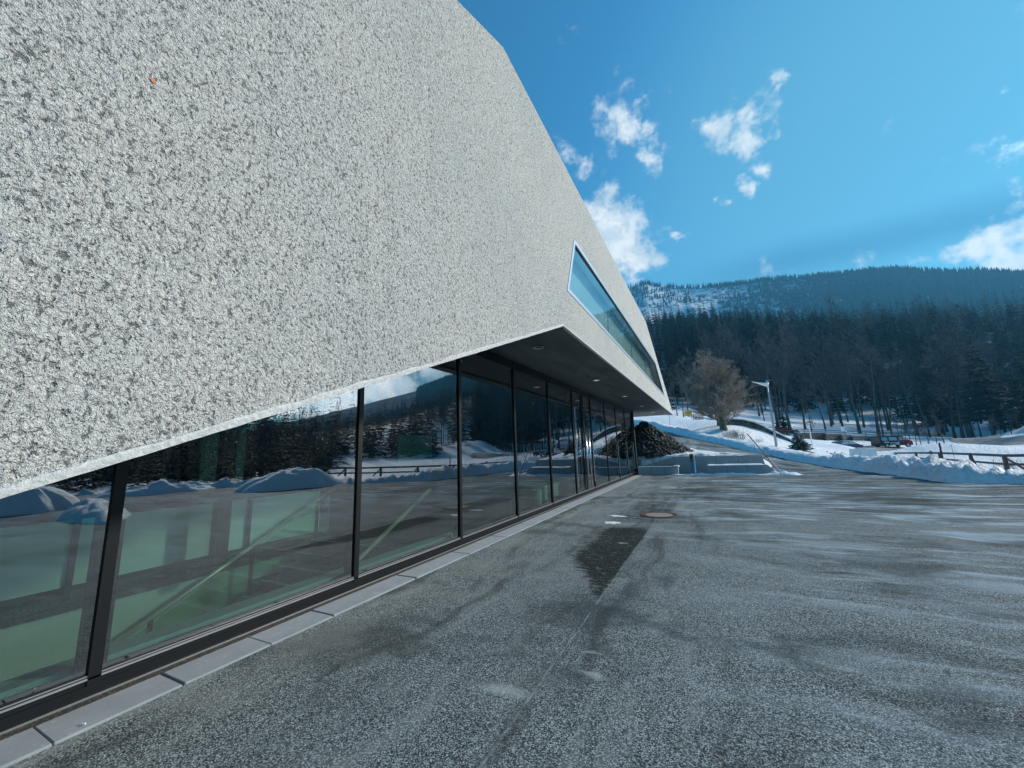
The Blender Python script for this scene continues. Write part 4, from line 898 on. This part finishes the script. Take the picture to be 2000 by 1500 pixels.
def capped(R_, x, y_, a):
    if a < 30: return 1.0
    return max(.25, min(1.0, (R_ * math.tan(math.radians(float(ridge_el(a)))) + 1.6 - zd[(x, y_)]) / 21))
for s_ in rest: (rb if (nrg.random() < (.16 if s_[0] < 330 else .06) and s_[3] > 0) else rc).append((s_[1], s_[2], capped(*s_)))
v, f_ = scatter(rc, CL, .62, 1.08, lambda x, y_: zd[(x, y_)] - .5, 5)
tag(link('hill_forest', npmesh('hill_forest', v, f_), M_needle2), 'dense dark spruce forest covering the hill behind the snowy valley', 'forest', kind='stuff')
v, f_ = scatter(rb, [BCL], .7, 1.05, lambda x, y_: zd[(x, y_)] - .5, 6)
tag(link('hill_bare_wood', npmesh('hill_bare_wood', v, f_), M_twig), 'bare leafless trees mixed into the hillside forest', 'forest', kind='stuff')
# wood right beside the lot, seen in the glass
pts = []; ptb = []
for i in range(2600):
    a = nrg.uniform(34, 104); R_ = math.sqrt(nrg.uniform(27 ** 2, 125 ** 2)); x, y_ = R_ * math.sin(math.radians(a)), R_ * math.cos(math.radians(a))
    if a < 47 and R_ < 88: continue
    if R_ < 60 and sdist([x], [y_])[0] < 4: continue
    if R_ > 60 and nrg.random() < .6: continue
    pts.append((x, y_, (1.6 + R_ * math.tan(math.radians(6.3 if a > 47 else 6))) / 21 * nrg.uniform(.6, 1.05) * (1.3 if nrg.random() < .05 else 1)))
for i in range(70):
    a = math.radians(nrg.uniform(47, 100)); R_ = nrg.uniform(40, 66); ptb.append((R_ * math.sin(a), R_ * math.cos(a), .40))
for a, R_, h_ in ((46.8, 74, .60), (57.6, 60, .44), (53.5, 62, .44)): pts.append((R_ * math.sin(math.radians(a)), R_ * math.cos(math.radians(a)), h_))
v, f_ = scatter(pts, CL, .8, 1.1, lambda x, y_: gz(x, y_) - .3, 7)
tag(link('lotside_wood', npmesh('lotside_wood', v, f_), M_needle2), 'dark wood to the right of the lot, mirrored black in the glass front', 'forest', kind='stuff')
v, f_ = scatter(ptb, [BCL], .8, 1.2, lambda x, y_: gz(x, y_) - .3, 8)
tag(link('lotside_bare_wood', npmesh('lotside_bare_wood', v, f_), M_twig), 'bare trees in front of the wood beside the lot, mirrored in the glass', 'forest', kind='stuff')
# trees on the far mountain: small, uncountable
TC = []
for i in range(3):
    q = np.random.default_rng(70 + i); V = []; Fq = []; c = 0
    for (z0, z1, r_) in ((1, 7, 2.5), (4.5, 11, 1.8), (8.5, 15, 1.0)):
        n = 5
        for k in range(n):
            a0 = 6.283 * k / n + q.uniform(-.3, .3); a1 = a0 + 1.3; V += [(0, 0, z1), (r_ * math.cos(a0), r_ * math.sin(a0), z0 + q.uniform(-.6, .6)), (r_ * math.cos(a1), r_ * math.sin(a1), z0 + q.uniform(-.6, .6))]; Fq.append((c, c + 1, c + 2)); c += 3
    TC.append((np.array(V, float), np.array(Fq)))
pts = []; zd2 = {}
aa = nrg.uniform(-12, 40, 26000); tt = nrg.uniform(.12, 1.0, 26000) ; tt[:1500] = nrg.uniform(.975, 1.0, 1500); X2, Y2, Z2 = MZ(aa, tt); nn = fbm(X2, Y2, .010, 4, 40)
for i in range(len(aa)):
    dens = np.interp(aa[i], [-8, 3, 12, 22], [.08, .18, .45, .92]) + nn[i] * 1.1 * (1 if aa[i] < 20 else .3)
    if i < 1500: dens = np.interp(aa[i], [-8, -1, 4, 40], [.10, .6, 1, 1])
    if nrg.random() < dens: pts.append((X2[i], Y2[i], 1.0)); zd2[(X2[i], Y2[i])] = Z2[i]
v, f_ = scatter(pts, TC, .6, 1.0, lambda x, y_: zd2[(x, y_)] - 1.2, 9)
tag(link('mountain_forest', npmesh('mountain_forest', v, f_), M_needle2), 'sparse far forest on the snowy mountain and along its skyline', 'forest', kind='stuff')

# the big round bare tree beyond the road
(tv, tf), (cv, cf) = bare_tree(415, 9.3, .11, .06, .47, rmin=.0125, n1=19, n2=9, n3=7, n4=3, lean=.12, upw=.5, stems=7)
q = P(1413, 838, 45); bt = empty('broad_bare_tree', (q[0], q[1], gz(q[0], q[1]) - .15), 0, 'broad rounded reddish-brown bare tree with many stems beyond the ramp road', 'tree')
bt.scale = (1.28, 1.28, 1.04); link('trunk', npmesh('trunk', tv, tf), M_bushd, bt); link('crown', npmesh('crown', cv, cf), M_bush, bt)
q2 = bt.location
# shrubs of thin twigs
def shrub(seed, h, w_, n, r_=.010):
    q = random.Random(seed); s_ = []
    for i in range(n):
        a = q.uniform(0, 6.28); p = Vector((q.uniform(-.3, .3) * w_, q.uniform(-.3, .3) * w_, 0)); d = Vector((math.cos(a) * q.uniform(.1, .9), math.sin(a) * q.uniform(.1, .9), 1)).normalized(); L = h * q.uniform(.4, 1)
        m_ = p + d * L * .5; e_ = m_ + (d + Vector((q.gauss(0, .3), q.gauss(0, .3), 0))).normalized() * L * .5; s_ += [(tuple(p), tuple(m_), r_, r_ * .8), (tuple(m_), tuple(e_), r_ * .8, r_ * .4)]
        for k in range(4):
            b_ = p.lerp(e_, q.uniform(.3, .95)); dd = (d + Vector((q.gauss(0, .6), q.gauss(0, .6), q.gauss(0, .3)))).normalized(); s_.append((tuple(b_), tuple(b_ + dd * L * .25), r_ * .5, r_ * .3))
    return npmesh('shrub', *tubes_np(s_, 3))
for i, (px, py, D, h, w_, n, lb) in enumerate([(1363, 819, 58, 1.0, 2.4, 110, 'low dark brown shrub on the snow ridge right of the yellow sign'), (1442, 847, 42, 1.4, 2.0, 60, 'thin twiggy shrub in the snow at the foot of the broad bare tree'),
                                               (1425, 842, 43, 1.0, 2.4, 60, 'dense low twigs around the foot of the broad bare tree'), (1470, 856, 41, .7, 3.0, 40, 'sparse dry stalks in the snow below the stone wall'), (1975, 905, 26, 1.1, 2.0, 40, 'thin bare twigs behind the wooden fence at the right edge'),
                                               (1515, 843, 47, .6, 5.0, 60, 'row of dry stalks on the snow above the stone wall')]):
    q = P(px, py, D); o = link('bare_shrub', shrub(500 + i, h, w_, n), M_bushd); o.location = (q[0], q[1], gz(q[0], q[1]) - .05); tag(o, lb, 'shrub')
# young planted trees
YT = []
for i in range(3):
    (tv, tf), (cv, cf) = bare_tree(600 + i, 5.0, .075, .36, .42, rmin=.020, n1=11, n2=5, n3=4, n4=2, upw=.6); YT.append((npmesh('young_trunk', tv, tf), npmesh('young_crown', cv, cf)))
yf = {}
for i, (px, py, D, s_) in enumerate([(1848, 876, 52, 1.15), (1830, 869, 60, .85), (1815, 868, 58, 1.0), (1799, 866, 64, .9), (1789, 864, 66, .95), (1777, 865, 66, .95), (1768, 858, 72, .9), (1756, 853, 78, 1.3), (1585, 842, 85, .9),
                                     (1938, 852, 80, 1.0), (1957, 855, 80, .95), (1979, 858, 78, .95), (1993, 855, 80, .9), (1905, 852, 82, .8)]):
    q = P(px, py, D); loc = (q[0], q[1], gz(q[0], q[1]) - .05); k = i % 3; lb = 'young bare tree with a forked crown, largest of the planted row beyond the fence' if i == 0 else 'young bare planted tree on the snow beyond the wooden fence'
    if k not in yf: yf[k] = tree_obj('young_tree', YT[k][0], YT[k][1], M_bark, M_twig, loc, lb, 'tree', 'young trees planted beyond the fence', i * 1.7, s_)
    else: inst(yf[k], loc, i * 1.7, s_, lb)
# small snowy spruce
v, f_ = conifer(700, 2.5, 22, 16, 1.05, 6, base=.05); q = P(1563, 884, 40)
ss = empty('small_spruce', (q[0], q[1], gz(q[0], q[1]) - .05), 0, 'small spruce dusted with snow standing right of the street lamp', 'tree')
tv, tf = trunk_mesh(2.5, .05); link('trunk', npmesh('trunk', tv, tf), M_bark, ss); link('crown', npmesh('crown', v, f_), mat('snowy_spruce_needles', rough=.8, fn=lambda T_, b, o: T_.put(b.inputs['Base Color'], T_.mix(T_.ss(T_.noise(wc(T_), 5, 3, .7), .52, .60), (.030, .045, .028), (.72, .76, .8)))), ss)
# low spruce at the wood's foot
v, f_ = conifer(701, 6.0, 22, 14, 2.2, 6, base=.02); q = P(1528, 838, 92); o = empty('low_spruce', (q[0], q[1], gz(q[0], q[1]) - .1), 0, 'low bushy dark spruce between bare trunks just right of the street lamp', 'tree')
link('crown', npmesh('crown', v, f_), M_needle, o); tv, tf = trunk_mesh(6, .1); link('trunk', npmesh('trunk', tv, tf), M_bark, o)

# ------------------------------------------------------------------ things beyond the lot
q = P(1517, 877, 36.5); z0 = gz(q[0], q[1]); sl = empty('street_lamp', (q[0], q[1], z0 - .1), 0, 'tall grey street lamp with a white curved wing-shaped head above the snow bank', 'street lamp')
HL = 6.3; m = MB(); m.tube([(0, 0, 0), (0, 0, 3), (0, 0, HL)], [.095, .08, .06], 10); m.build('pole', M_galv, sl, smooth=True)
m = MB(); m.tube([(.10, 0, .3), (.10, 0, HL - .9)], .02, 6); m.build('cable_pipe', M_galv, sl)
rv = Vector((RM[0][0], RM[1][0], 0)).normalized(); Vw = []; nseg = 10
for i in range(nseg + 1):
    t_ = i / nseg; wd = .05 + .26 * t_ ** .6; off = -rv * (1.45 * (1 - t_)) ; zt = HL + .05 + .10 * (1 - t_) - .12 * math.sin(t_ * 2.2); th = .02 + .30 * t_ ** 1.7
    sdv = Vector((-rv.y, rv.x, 0)) * wd; b0 = off + Vector((0, 0, zt)); Vw += [b0 + sdv, b0 - sdv, b0 - sdv * .6 - Vector((0, 0, th)), b0 + sdv * .6 - Vector((0, 0, th))]
m = MB(); m.add(Vw, [(i * 4 + k, i * 4 + (k + 1) % 4, (i + 1) * 4 + (k + 1) % 4, (i + 1) * 4 + k) for i in range(nseg) for k in range(4)] + [(0, 1, 2, 3), (nseg * 4 + 3, nseg * 4 + 2, nseg * 4 + 1, nseg * 4)]); m.build('lamp_head', M_white, sl, smooth=True)
m = MB(); m.tube([(0, 0, HL), (0, 0, HL + .22)], .06, 8); m.bar((0, 0, HL + .1), tuple(rv * .38 + Vector((0, 0, HL + .24))), .05); m.build('bracket', M_galv, sl)
# thin white post lamp near the small spruce
q = P(1588, 879, 46); ph_ = empty('white_post', (q[0], q[1], gz(q[0], q[1]) - .1), 0, 'thin white post with a small dark cap beside the small spruce', 'post')
m = MB(); m.tube([(0, 0, 0), (0, 0, 3.0)], [.07, .05], 8); m.build('post', M_white, ph_); m = MB(); m.tube([(0, 0, 3.0), (0, 0, 3.12)], [.13, .10], 10); m.build('cap', M_black, ph_)
# traffic sign post
q = P(1655, 880, 50); sg = empty('parking_sign', (q[0], q[1], gz(q[0], q[1]) - .1), 0, 'white signpost with two small plates in front of the dark blue car', 'sign')
m = MB(); m.tube([(0, 0, 0), (0, 0, 2.6)], .035, 8); m.build('post', M_galv, sg)
for k, (dx, z) in enumerate(((-.20, 2.05), (.16, 2.0))):
    a = rv * dx; n_ = Vector((-rv.y, rv.x, 0)); Mx = Matrix(((rv.x, -n_.x, 0, a.x), (rv.y, -n_.y, 0, a.y), (0, 0, 1, z), (0, 0, 0, 1)))
    m = MB(); m.box((-.16, .04, 0), (.16, .06, .58), Mx); pl = m.build('sign_plate', M_white, sg)
    if k: m = MB(); m.box((-.06, .061, .15), (.06, .066, .40), Mx); m.build('dark_symbol', M_black, pl)
# yellow town sign
q = P(1344.5, 812, 76); ts = empty('town_sign', (q[0], q[1], gz(q[0], q[1]) - .2), 0, 'yellow rectangular road sign above the snow ridge at the end of the road', 'sign')
zs = q[2] - (gz(q[0], q[1]) - .2); n_ = Vector((-rv.y, rv.x, 0)); Mx = Matrix(((rv.x, n_.x, 0, 0), (rv.y, n_.y, 0, 0), (0, 0, 1, zs), (0, 0, 0, 1)))
m = MB(); m.box((-.76, -.02, 0), (.76, .02, .98), Mx); m.build('plate', M_yellow, ts, bevel=.004)
m = MB()
for x0, x1 in ((-.5, -.28), (-.22, .02), (.08, .22), (.28, .5)): m.box((x0, -.026, .42), (x1, -.021, .58), Mx)
m.build('lettering', M_brownbox, ts)
m = MB()
for x in (-.5, .5): m.tube([Mx @ Vector((x, .04, -zs)), Mx @ Vector((x, .04, .9))], .03, 6)
m.build('post', M_galv, ts)
# snow stakes
for (px, py, pt, D, lb, mt_, r_) in ((1308.5, 829, 812, 52, 'thin snow stake on the slope beyond the road', M_wood, .02), (1476.5, 890, 868, 31, 'thin snow stake at the edge of the ramp road', M_galv, .015), (1843.5, 908, 865, 17.0, 'dark red wooden stake stuck in the snow bank before the fence', mat('dark_red_wood', (.06, .02, .025), .8), .036),
                                     (1822, 903, 881, 26, 'short leaning grey stake in the snow behind the fence', M_wood, .08), (1862, 888, 868, 36, 'thin pale stake in the open snow field', M_galv, .02), (1815, 880, 860, 48, 'tall thin stake beside the planted trees', M_galv, .03)):
    a = P(px, py, D); b_ = P(px - (py - pt) * .13, pt, D); b_[0], b_[1] = a[0] + (b_[0] - a[0]) * .1, a[1] + (b_[1] - a[1]) * .1
    g0 = gz(a[0], a[1]); a[2] = min(a[2], g0) - .1; pole('snow_stake', a, b_, r_, mt_, lb, 'stake')
# wooden fence
fn = empty('wooden_fence', (0, 0, 0), 0, 'dark weathered wooden fence with two rails and slanted braces along the snowy hollow', 'fence')
FP = [P(1735, 902, 46), P(1755, 903.5, 43), P(1793, 906, 37), P(1840, 910, 31.5), P(1902, 917, 26.5), P(1970, 926, 22)]
FP = [np.array([p[0], p[1], p[2]]) for p in FP]; dlt = FP[-1] - FP[-2]
FP += [np.array([17.6, 30.5, -.6]), np.array([20.6, 28.6, -.55]), np.array([23.6, 26.8, -.5]), np.array([26.6, 25, -.45]), np.array([29.6, 23.4, -.4])]
FTOP = []
for i, p in enumerate(FP):
    g0 = gz(p[0], p[1]) - .3; tz_ = p[2] + 1.10; FTOP.append(Vector((p[0], p[1], tz_)))
    m = MB(); m.bar((p[0], p[1], g0), (p[0], p[1], tz_ + .02), .15); m.build('post', M_wood, fn)
    if i < len(FP) - 1:
        nx_ = FP[i + 1]; d_ = Vector((nx_[0] - p[0], nx_[1] - p[1], 0)).normalized() * .95
        m = MB(); m.bar((p[0], p[1], tz_ - .15), (p[0] + d_.x, p[1] + d_.y, tz_ - 1.1), .10); m.build('brace', M_wood, fn)
for dz, hh in ((-.06, .16), (-.55, .13)):
    m = MB()
    for i in range(len(FTOP) - 1): m.bar(FTOP[i] + Vector((0, -.09, dz)), FTOP[i + 1] + Vector((0, -.09, dz)), .05, hh)
    m.build('rail', M_wood, fn)
# low railing left of the cabinet
fl = empty('low_railing', (0, 0, 0), 0, 'low wooden rail on short posts in the snow left of the pale cabinet', 'railing'); m = MB(); pr = None
for i, (px, py) in enumerate(((1604, 884.5), (1616, 885.5), (1631, 887), (1645, 888), (1664, 889.5))):
    q = P(px, py, 44 - i); m2 = MB(); m2.bar((q[0], q[1], q[2] - .6), (q[0], q[1], q[2] + .25), .09); m2.build('post', M_wood, fl)
    if pr is not None: m.bar(pr, (q[0], q[1], q[2]), .06, .14)
    pr = (q[0], q[1], q[2])
m.build('rail', mat('bleached_wood', (.28, .22, .17), .8), fl)
# cabinet
q = P(1689, 899, 37); yaw = math.atan2(rv.y, rv.x); zc = min(gz(q[0], q[1]), q[2]) - .1
cb = empty('utility_cabinet', (q[0], q[1], zc), yaw, 'wide pale grey utility cabinet half buried in the snow before the car park', 'cabinet')
hc = P(1689, 876, 37)[2] - zc
m = MB(); m.box((-1.12, -.2, 0), (-.42, .25, hc)); m.box((-.415, -.21, 0), (.42, .25, hc)); m.box((.425, -.2, 0), (1.12, .25, hc - .02)); m.build('housing', M_cab, cb, bevel=.01)
m = MB(); m.box((-.55, -.26, hc), (.1, .3, hc + .07)); m.build('lid', M_cab, cb, bevel=.01)
m = MB(); m.box((.36, -.216, .75), (.385, -.211, .95)); m.box((-.48, -.206, .75), (-.46, -.201, .95)); m.build('handle', M_galv, cb)
# dark litter box with a white disc
q = P(1731, 903, 34); lb_ = empty('litter_box', (q[0], q[1], q[2] - .15), yaw, 'small dark box with a white round mark under the fence rail', 'box')
m = MB(); m.box((-.36, -.2, 0), (.36, .2, .62)); m.build('box_body', M_black, lb_, bevel=.02)
m = MB(); m.prism([(.10 * math.cos(6.283 * k / 16), -.206, .40 + .10 * math.sin(6.283 * k / 16)) for k in range(16)], (0, .005, 0)); m.build('white_disc', M_white, lb_)
# low dark wall of stone baskets behind the car park
wl = empty('gabion_wall', (0, 0, 0), 0, 'low stepped dark stone wall behind the car park', 'wall')
for (xa, xb, yt, yb) in ((1570, 1614.5, 845, 860), (1615, 1646.5, 847.5, 860), (1647, 1667, 849.5, 861), (1667.5, 1705, 852, 862), (1705.5, 1722, 855, 862)):
    a = P(xa, yb + 4, 78); b_ = P(xb, yb + 4, 79); ta = P(xa, yt, 78)[2]; tb = P(xb, yt, 79)[2]
    m = MB(); m.prism([(a[0], a[1], a[2]), (b_[0], b_[1], b_[2]), (b_[0], b_[1], tb), (a[0], a[1], ta)], (-.35, .9, 0)); m.build('wall_section', M_stone, wl)
# dark double railing behind it
dr = empty('park_railing', (0, 0, 0), 0, 'long thin dark double railing on the snow at the foot of the wood', 'railing')
RP = [P(1497, 834, 84), P(1530, 836.5, 84), P(1570, 838.5, 84), P(1612, 840, 84), P(1650, 842, 84), P(1690, 844, 84), P(1730, 846, 84), P(1775, 847, 84)]
for dz in (0, -.42):
    m = MB()
    for i in range(len(RP) - 1): m.bar(RP[i] + [0, 0, dz], RP[i + 1] + [0, 0, dz], .08, .12)
    m.build('rail', M_red if dz else M_wood, dr)
for p in RP[::1]: m = MB(); m.bar(p + [0, 0, .06], p + [0, 0, -1.2], .1); m.build('post', M_wood, dr)
dr2 = empty('park_railing', (0, 0, 0), 0, 'low dark rail in the snow at the right edge below the wood', 'railing'); RP = [P(1942, 851, 84), P(1970, 853, 84), P(2010, 854, 84), P(2060, 855, 84)]
m = MB()
for i in range(3): m.bar(RP[i], RP[i + 1], .1, .45)
m.build('rail', M_wood, dr2)
for p in RP: m = MB(); m.bar(p, p + [0, 0, -1.0], .12); m.build('post', M_wood, dr2)
# stone wall running down the slope behind the lamp
sw_ = empty('hillside_wall', (0, 0, 0), 0, 'dark stone retaining wall running down the snowy slope behind the lamp', 'wall')
TPz = [(1400, 812, 48), (1425, 818, 48), (1450, 820, 48), (1472, 825, 47.5), (1493, 834, 47), (1520, 847, 46), (1550, 862, 45), (1575, 874, 44), (1596, 884, 44)]
BTz = [(1400, 832), (1425, 838), (1450, 840), (1472, 849), (1487, 858), (1520, 863), (1550, 875), (1575, 882), (1596, 890)]
Vt = [P(*p) for p in TPz]; Vb = [P(bx, by + 6, TPz[i][2] - .3) for i, (bx, by) in enumerate(BTz)]; m = MB()
for i in range(len(Vt) - 1):
    a, b_, c_, d_ = Vb[i], Vb[i + 1], Vt[i + 1], Vt[i]; m.prism([a, b_, c_, d_], (.25, .55, .0))
m.build('wall_body', M_stone, sw_)
m = MB()
for i in range(len(Vt) - 1): m.bar(Vt[i] + [.1, .25, .04], Vt[i + 1] + [.1, .25, .04], .75, .14)
m.build('snow_coping', M_snowclean, sw_)
# brown track and car park surface
def sheet(name, poly_px, mt, dz=.05):
    pts = [P(*p) for p in poly_px]; pl = np.array([(p[0], p[1]) for p in pts]); x0, y0 = pl.min(0); x1, y1 = pl.max(0)
    X1, Y1 = np.meshgrid(np.linspace(x0, x1, 60), np.linspace(y0, y1, 60)); cxm = (X1[:-1, :-1] + X1[1:, 1:]) / 2; cym = (Y1[:-1, :-1] + Y1[1:, 1:]) / 2
    s_ = sdist(cxm, cym, pl).reshape(cxm.shape) + fbm(cxm, cym, .6, 2, 60) * 2; kp = s_ < 0
    Z1 = ground(X1, Y1) + dz; idx = np.arange(3600).reshape(60, 60); Q = np.stack([idx[:-1, :-1], idx[:-1, 1:], idx[1:, 1:], idx[1:, :-1]], -1)[kp]
    return tag(link(name, npmesh(name, np.stack([X1, Y1, Z1], -1).reshape(-1, 3), Q), mt, smooth=True), kind='structure')
M_track = mat('wet_tarmac', rough=.7, fn=lambda T_, b, o: T_.put(b.inputs['Base Color'], T_.ramp(T_.noise(wc(T_), .8, 4, .6), [(.35, (.13, .12, .115)), (.7, (.30, .27, .25))])))
sheet('car_park', [(1662, 868, 66), (1722, 866, 70), (1800, 878, 60), (1760, 890, 50), (1700, 892, 48), (1660, 880, 56)], M_track, .07)
sheet('side_road', [(1790, 861, 84), (1850, 861, 82), (1900, 864, 76), (1960, 869, 68), (2120, 876, 62), (2120, 886, 52), (1960, 883, 54), (1900, 873, 64), (1850, 866, 74)], M_track, .10)

# vehicles
def text_mesh(s_, size, ext=.004):
    cu = bpy.data.curves.new('t', 'FONT'); cu.body = s_; cu.size = size; cu.extrude = ext; cu.align_x = 'CENTER'; cu.shear = .25; cu.offset = .012
    o = bpy.data.objects.new('t', cu); col.objects.link(o); bpy.context.view_layer.update(); me = bpy.data.meshes.new_from_object(o.evaluated_get(bpy.context.evaluated_depsgraph_get())); bpy.data.objects.remove(o); return me
def vehicle(name, loc, yaw, label, cat, prof, roofy, glass, wheels, W, paint, wr=.34):
    e = empty(name, loc, yaw, label, cat); m = MB(); n = len(prof); vs = []
    # side profile given as (x, z); narrower above the belt line
    def half(z): return W / 2 * (1 - .17 * max(0, (z - roofy[0]) / (roofy[1] - roofy[0])) ** 1.3) if z > roofy[0] else W / 2
    vs = [(x, -half(z), z) for x, z in prof] + [(x, half(z), z) for x, z in prof]
    m.add(vs, [tuple(range(n)), tuple(range(n, 2 * n))[::-1]] + [(i, (i + 1) % n, n + (i + 1) % n, n + i) for i in range(n)]); m.build('body', paint, e, bevel=.035, seg=2)
    for g_ in glass:
        for sgn in (-1, 1):
            m = MB(); m.prism([(x, sgn * (half(z) + .004), z) for x, z in g_], (0, sgn * .008, 0)); m.build('window', M_carglass, e)
    for x in wheels:
        for sgn in (-1, 1):
            m = MB(); y0 = sgn * (W / 2 - .18); y1 = sgn * (W / 2 + .012); m.tube([(x, y0, wr), (x, y1, wr)], wr, 20); wh = m.build('wheel', M_black, e)
            m = MB(); m.tube([(x, y1, wr), (x, y1 + sgn * .012, wr)], wr * .62, 14); m.build('rim', M_alu, wh)
    return e, half
q = P(1743, 876.5, 64); q[2] = max(gz(q[0], q[1]) + .06, P(1743, 877, 64)[2])
vp = [(-2.45, .30), (-2.5, .9), (-2.45, 1.75), (-2.3, 1.92), (.9, 1.93), (1.25, 1.80), (1.85, 1.25), (2.45, 1.02), (2.58, .75), (2.6, .32)]
van, hf = vehicle('parked_van', q, yaw - .05, 'dark red van with white side lettering parked behind the snow mounds', 'van', vp, (1.05, 1.93),
                  [[(-2.2, 1.12), (-1.3, 1.12), (-1.3, 1.68), (-2.2, 1.68)], [(-1.05, 1.12), (.2, 1.12), (.2, 1.68), (-1.05, 1.68)], [(.48, 1.12), (1.05, 1.12), (1.0, 1.68), (.55, 1.68)], [(1.15, 1.14), (1.72, 1.18), (1.22, 1.66), (1.12, 1.70)]], (-1.55, 1.75), 1.9, M_van)
me = text_mesh('COM', .62); me.transform(Matrix.Translation((-.35, -.965, .42)) @ Matrix.Rotation(math.pi / 2, 4, 'X')); link('lettering', me, M_white, van)
m = MB(); m.prism([(-1.95, -.958, .78), (-1.2, -.958, .78), (-1.1, -.958, .95), (-1.9, -.958, .95)], (0, -.006, 0)); m.box((.30, -.965, .35), (.36, -.957, 1.0)); m.build('stripe', M_white, van)
m = MB(); m.box((2.54, -.85, .62), (2.61, -.5, .78)); m.build('headlight', M_white, van); m = MB(); m.box((2.54, .5, .62), (2.61, .85, .78)); m.build('headlight', M_white, van)
q = P(1648, 884, 54); q[2] = P(1648, 861.5, 54)[2] - 1.42
cpz = [(-2.2, .3), (-2.25, .8), (-1.7, .95), (-.9, 1.36), (-.1, 1.44), (.7, 1.38), (1.45, .98), (2.15, .82), (2.25, .5), (2.2, .3)]
car, hf = vehicle('parked_car', q, yaw + math.pi + .1, 'dark blue car half hidden behind snow next to the signpost', 'car', cpz, (.9, 1.44), [[(-1.35, .98), (-.25, .98), (-.2, 1.34), (-.8, 1.30)], [(-.15, .98), (1.15, .98), (.6, 1.32), (-.1, 1.35)]], (-1.4, 1.4), 1.78, M_carblue, .32)
m = MB(); m.box((-.9, -.6, 1.435), (.6, .6, 1.475)); m.build('roof_snow', M_snowclean, car, bevel=.015)
m = MB(); m.prism([(1.5, -.75, .99), (2.12, -.75, .85), (2.12, -.75, .93), (1.5, -.75, 1.07)], (0, 1.5, 0)); m.build('bonnet_snow', M_snowclean, car)

# ------------------------------------------------------------------ haze
m = MB(); m.box((-1300, -1300, -5), (1300, 1500, 470))
mh_ = bpy.data.materials.new('pale_haze'); mh_.use_nodes = True; mh_.node_tree.nodes.clear(); T_ = NT(mh_.node_tree)
pv = T_.new('ShaderNodeVolumePrincipled'); T_.put(pv.inputs['Color'], (.16, .60, 1.0)); pv.inputs['Density'].default_value = .00026; pv.inputs['Anisotropy'].default_value = .3
T_.l.new(pv.outputs[0], T_.new('ShaderNodeOutputMaterial').inputs['Volume'])
tag(m.build('haze', mh_), kind='stuff')
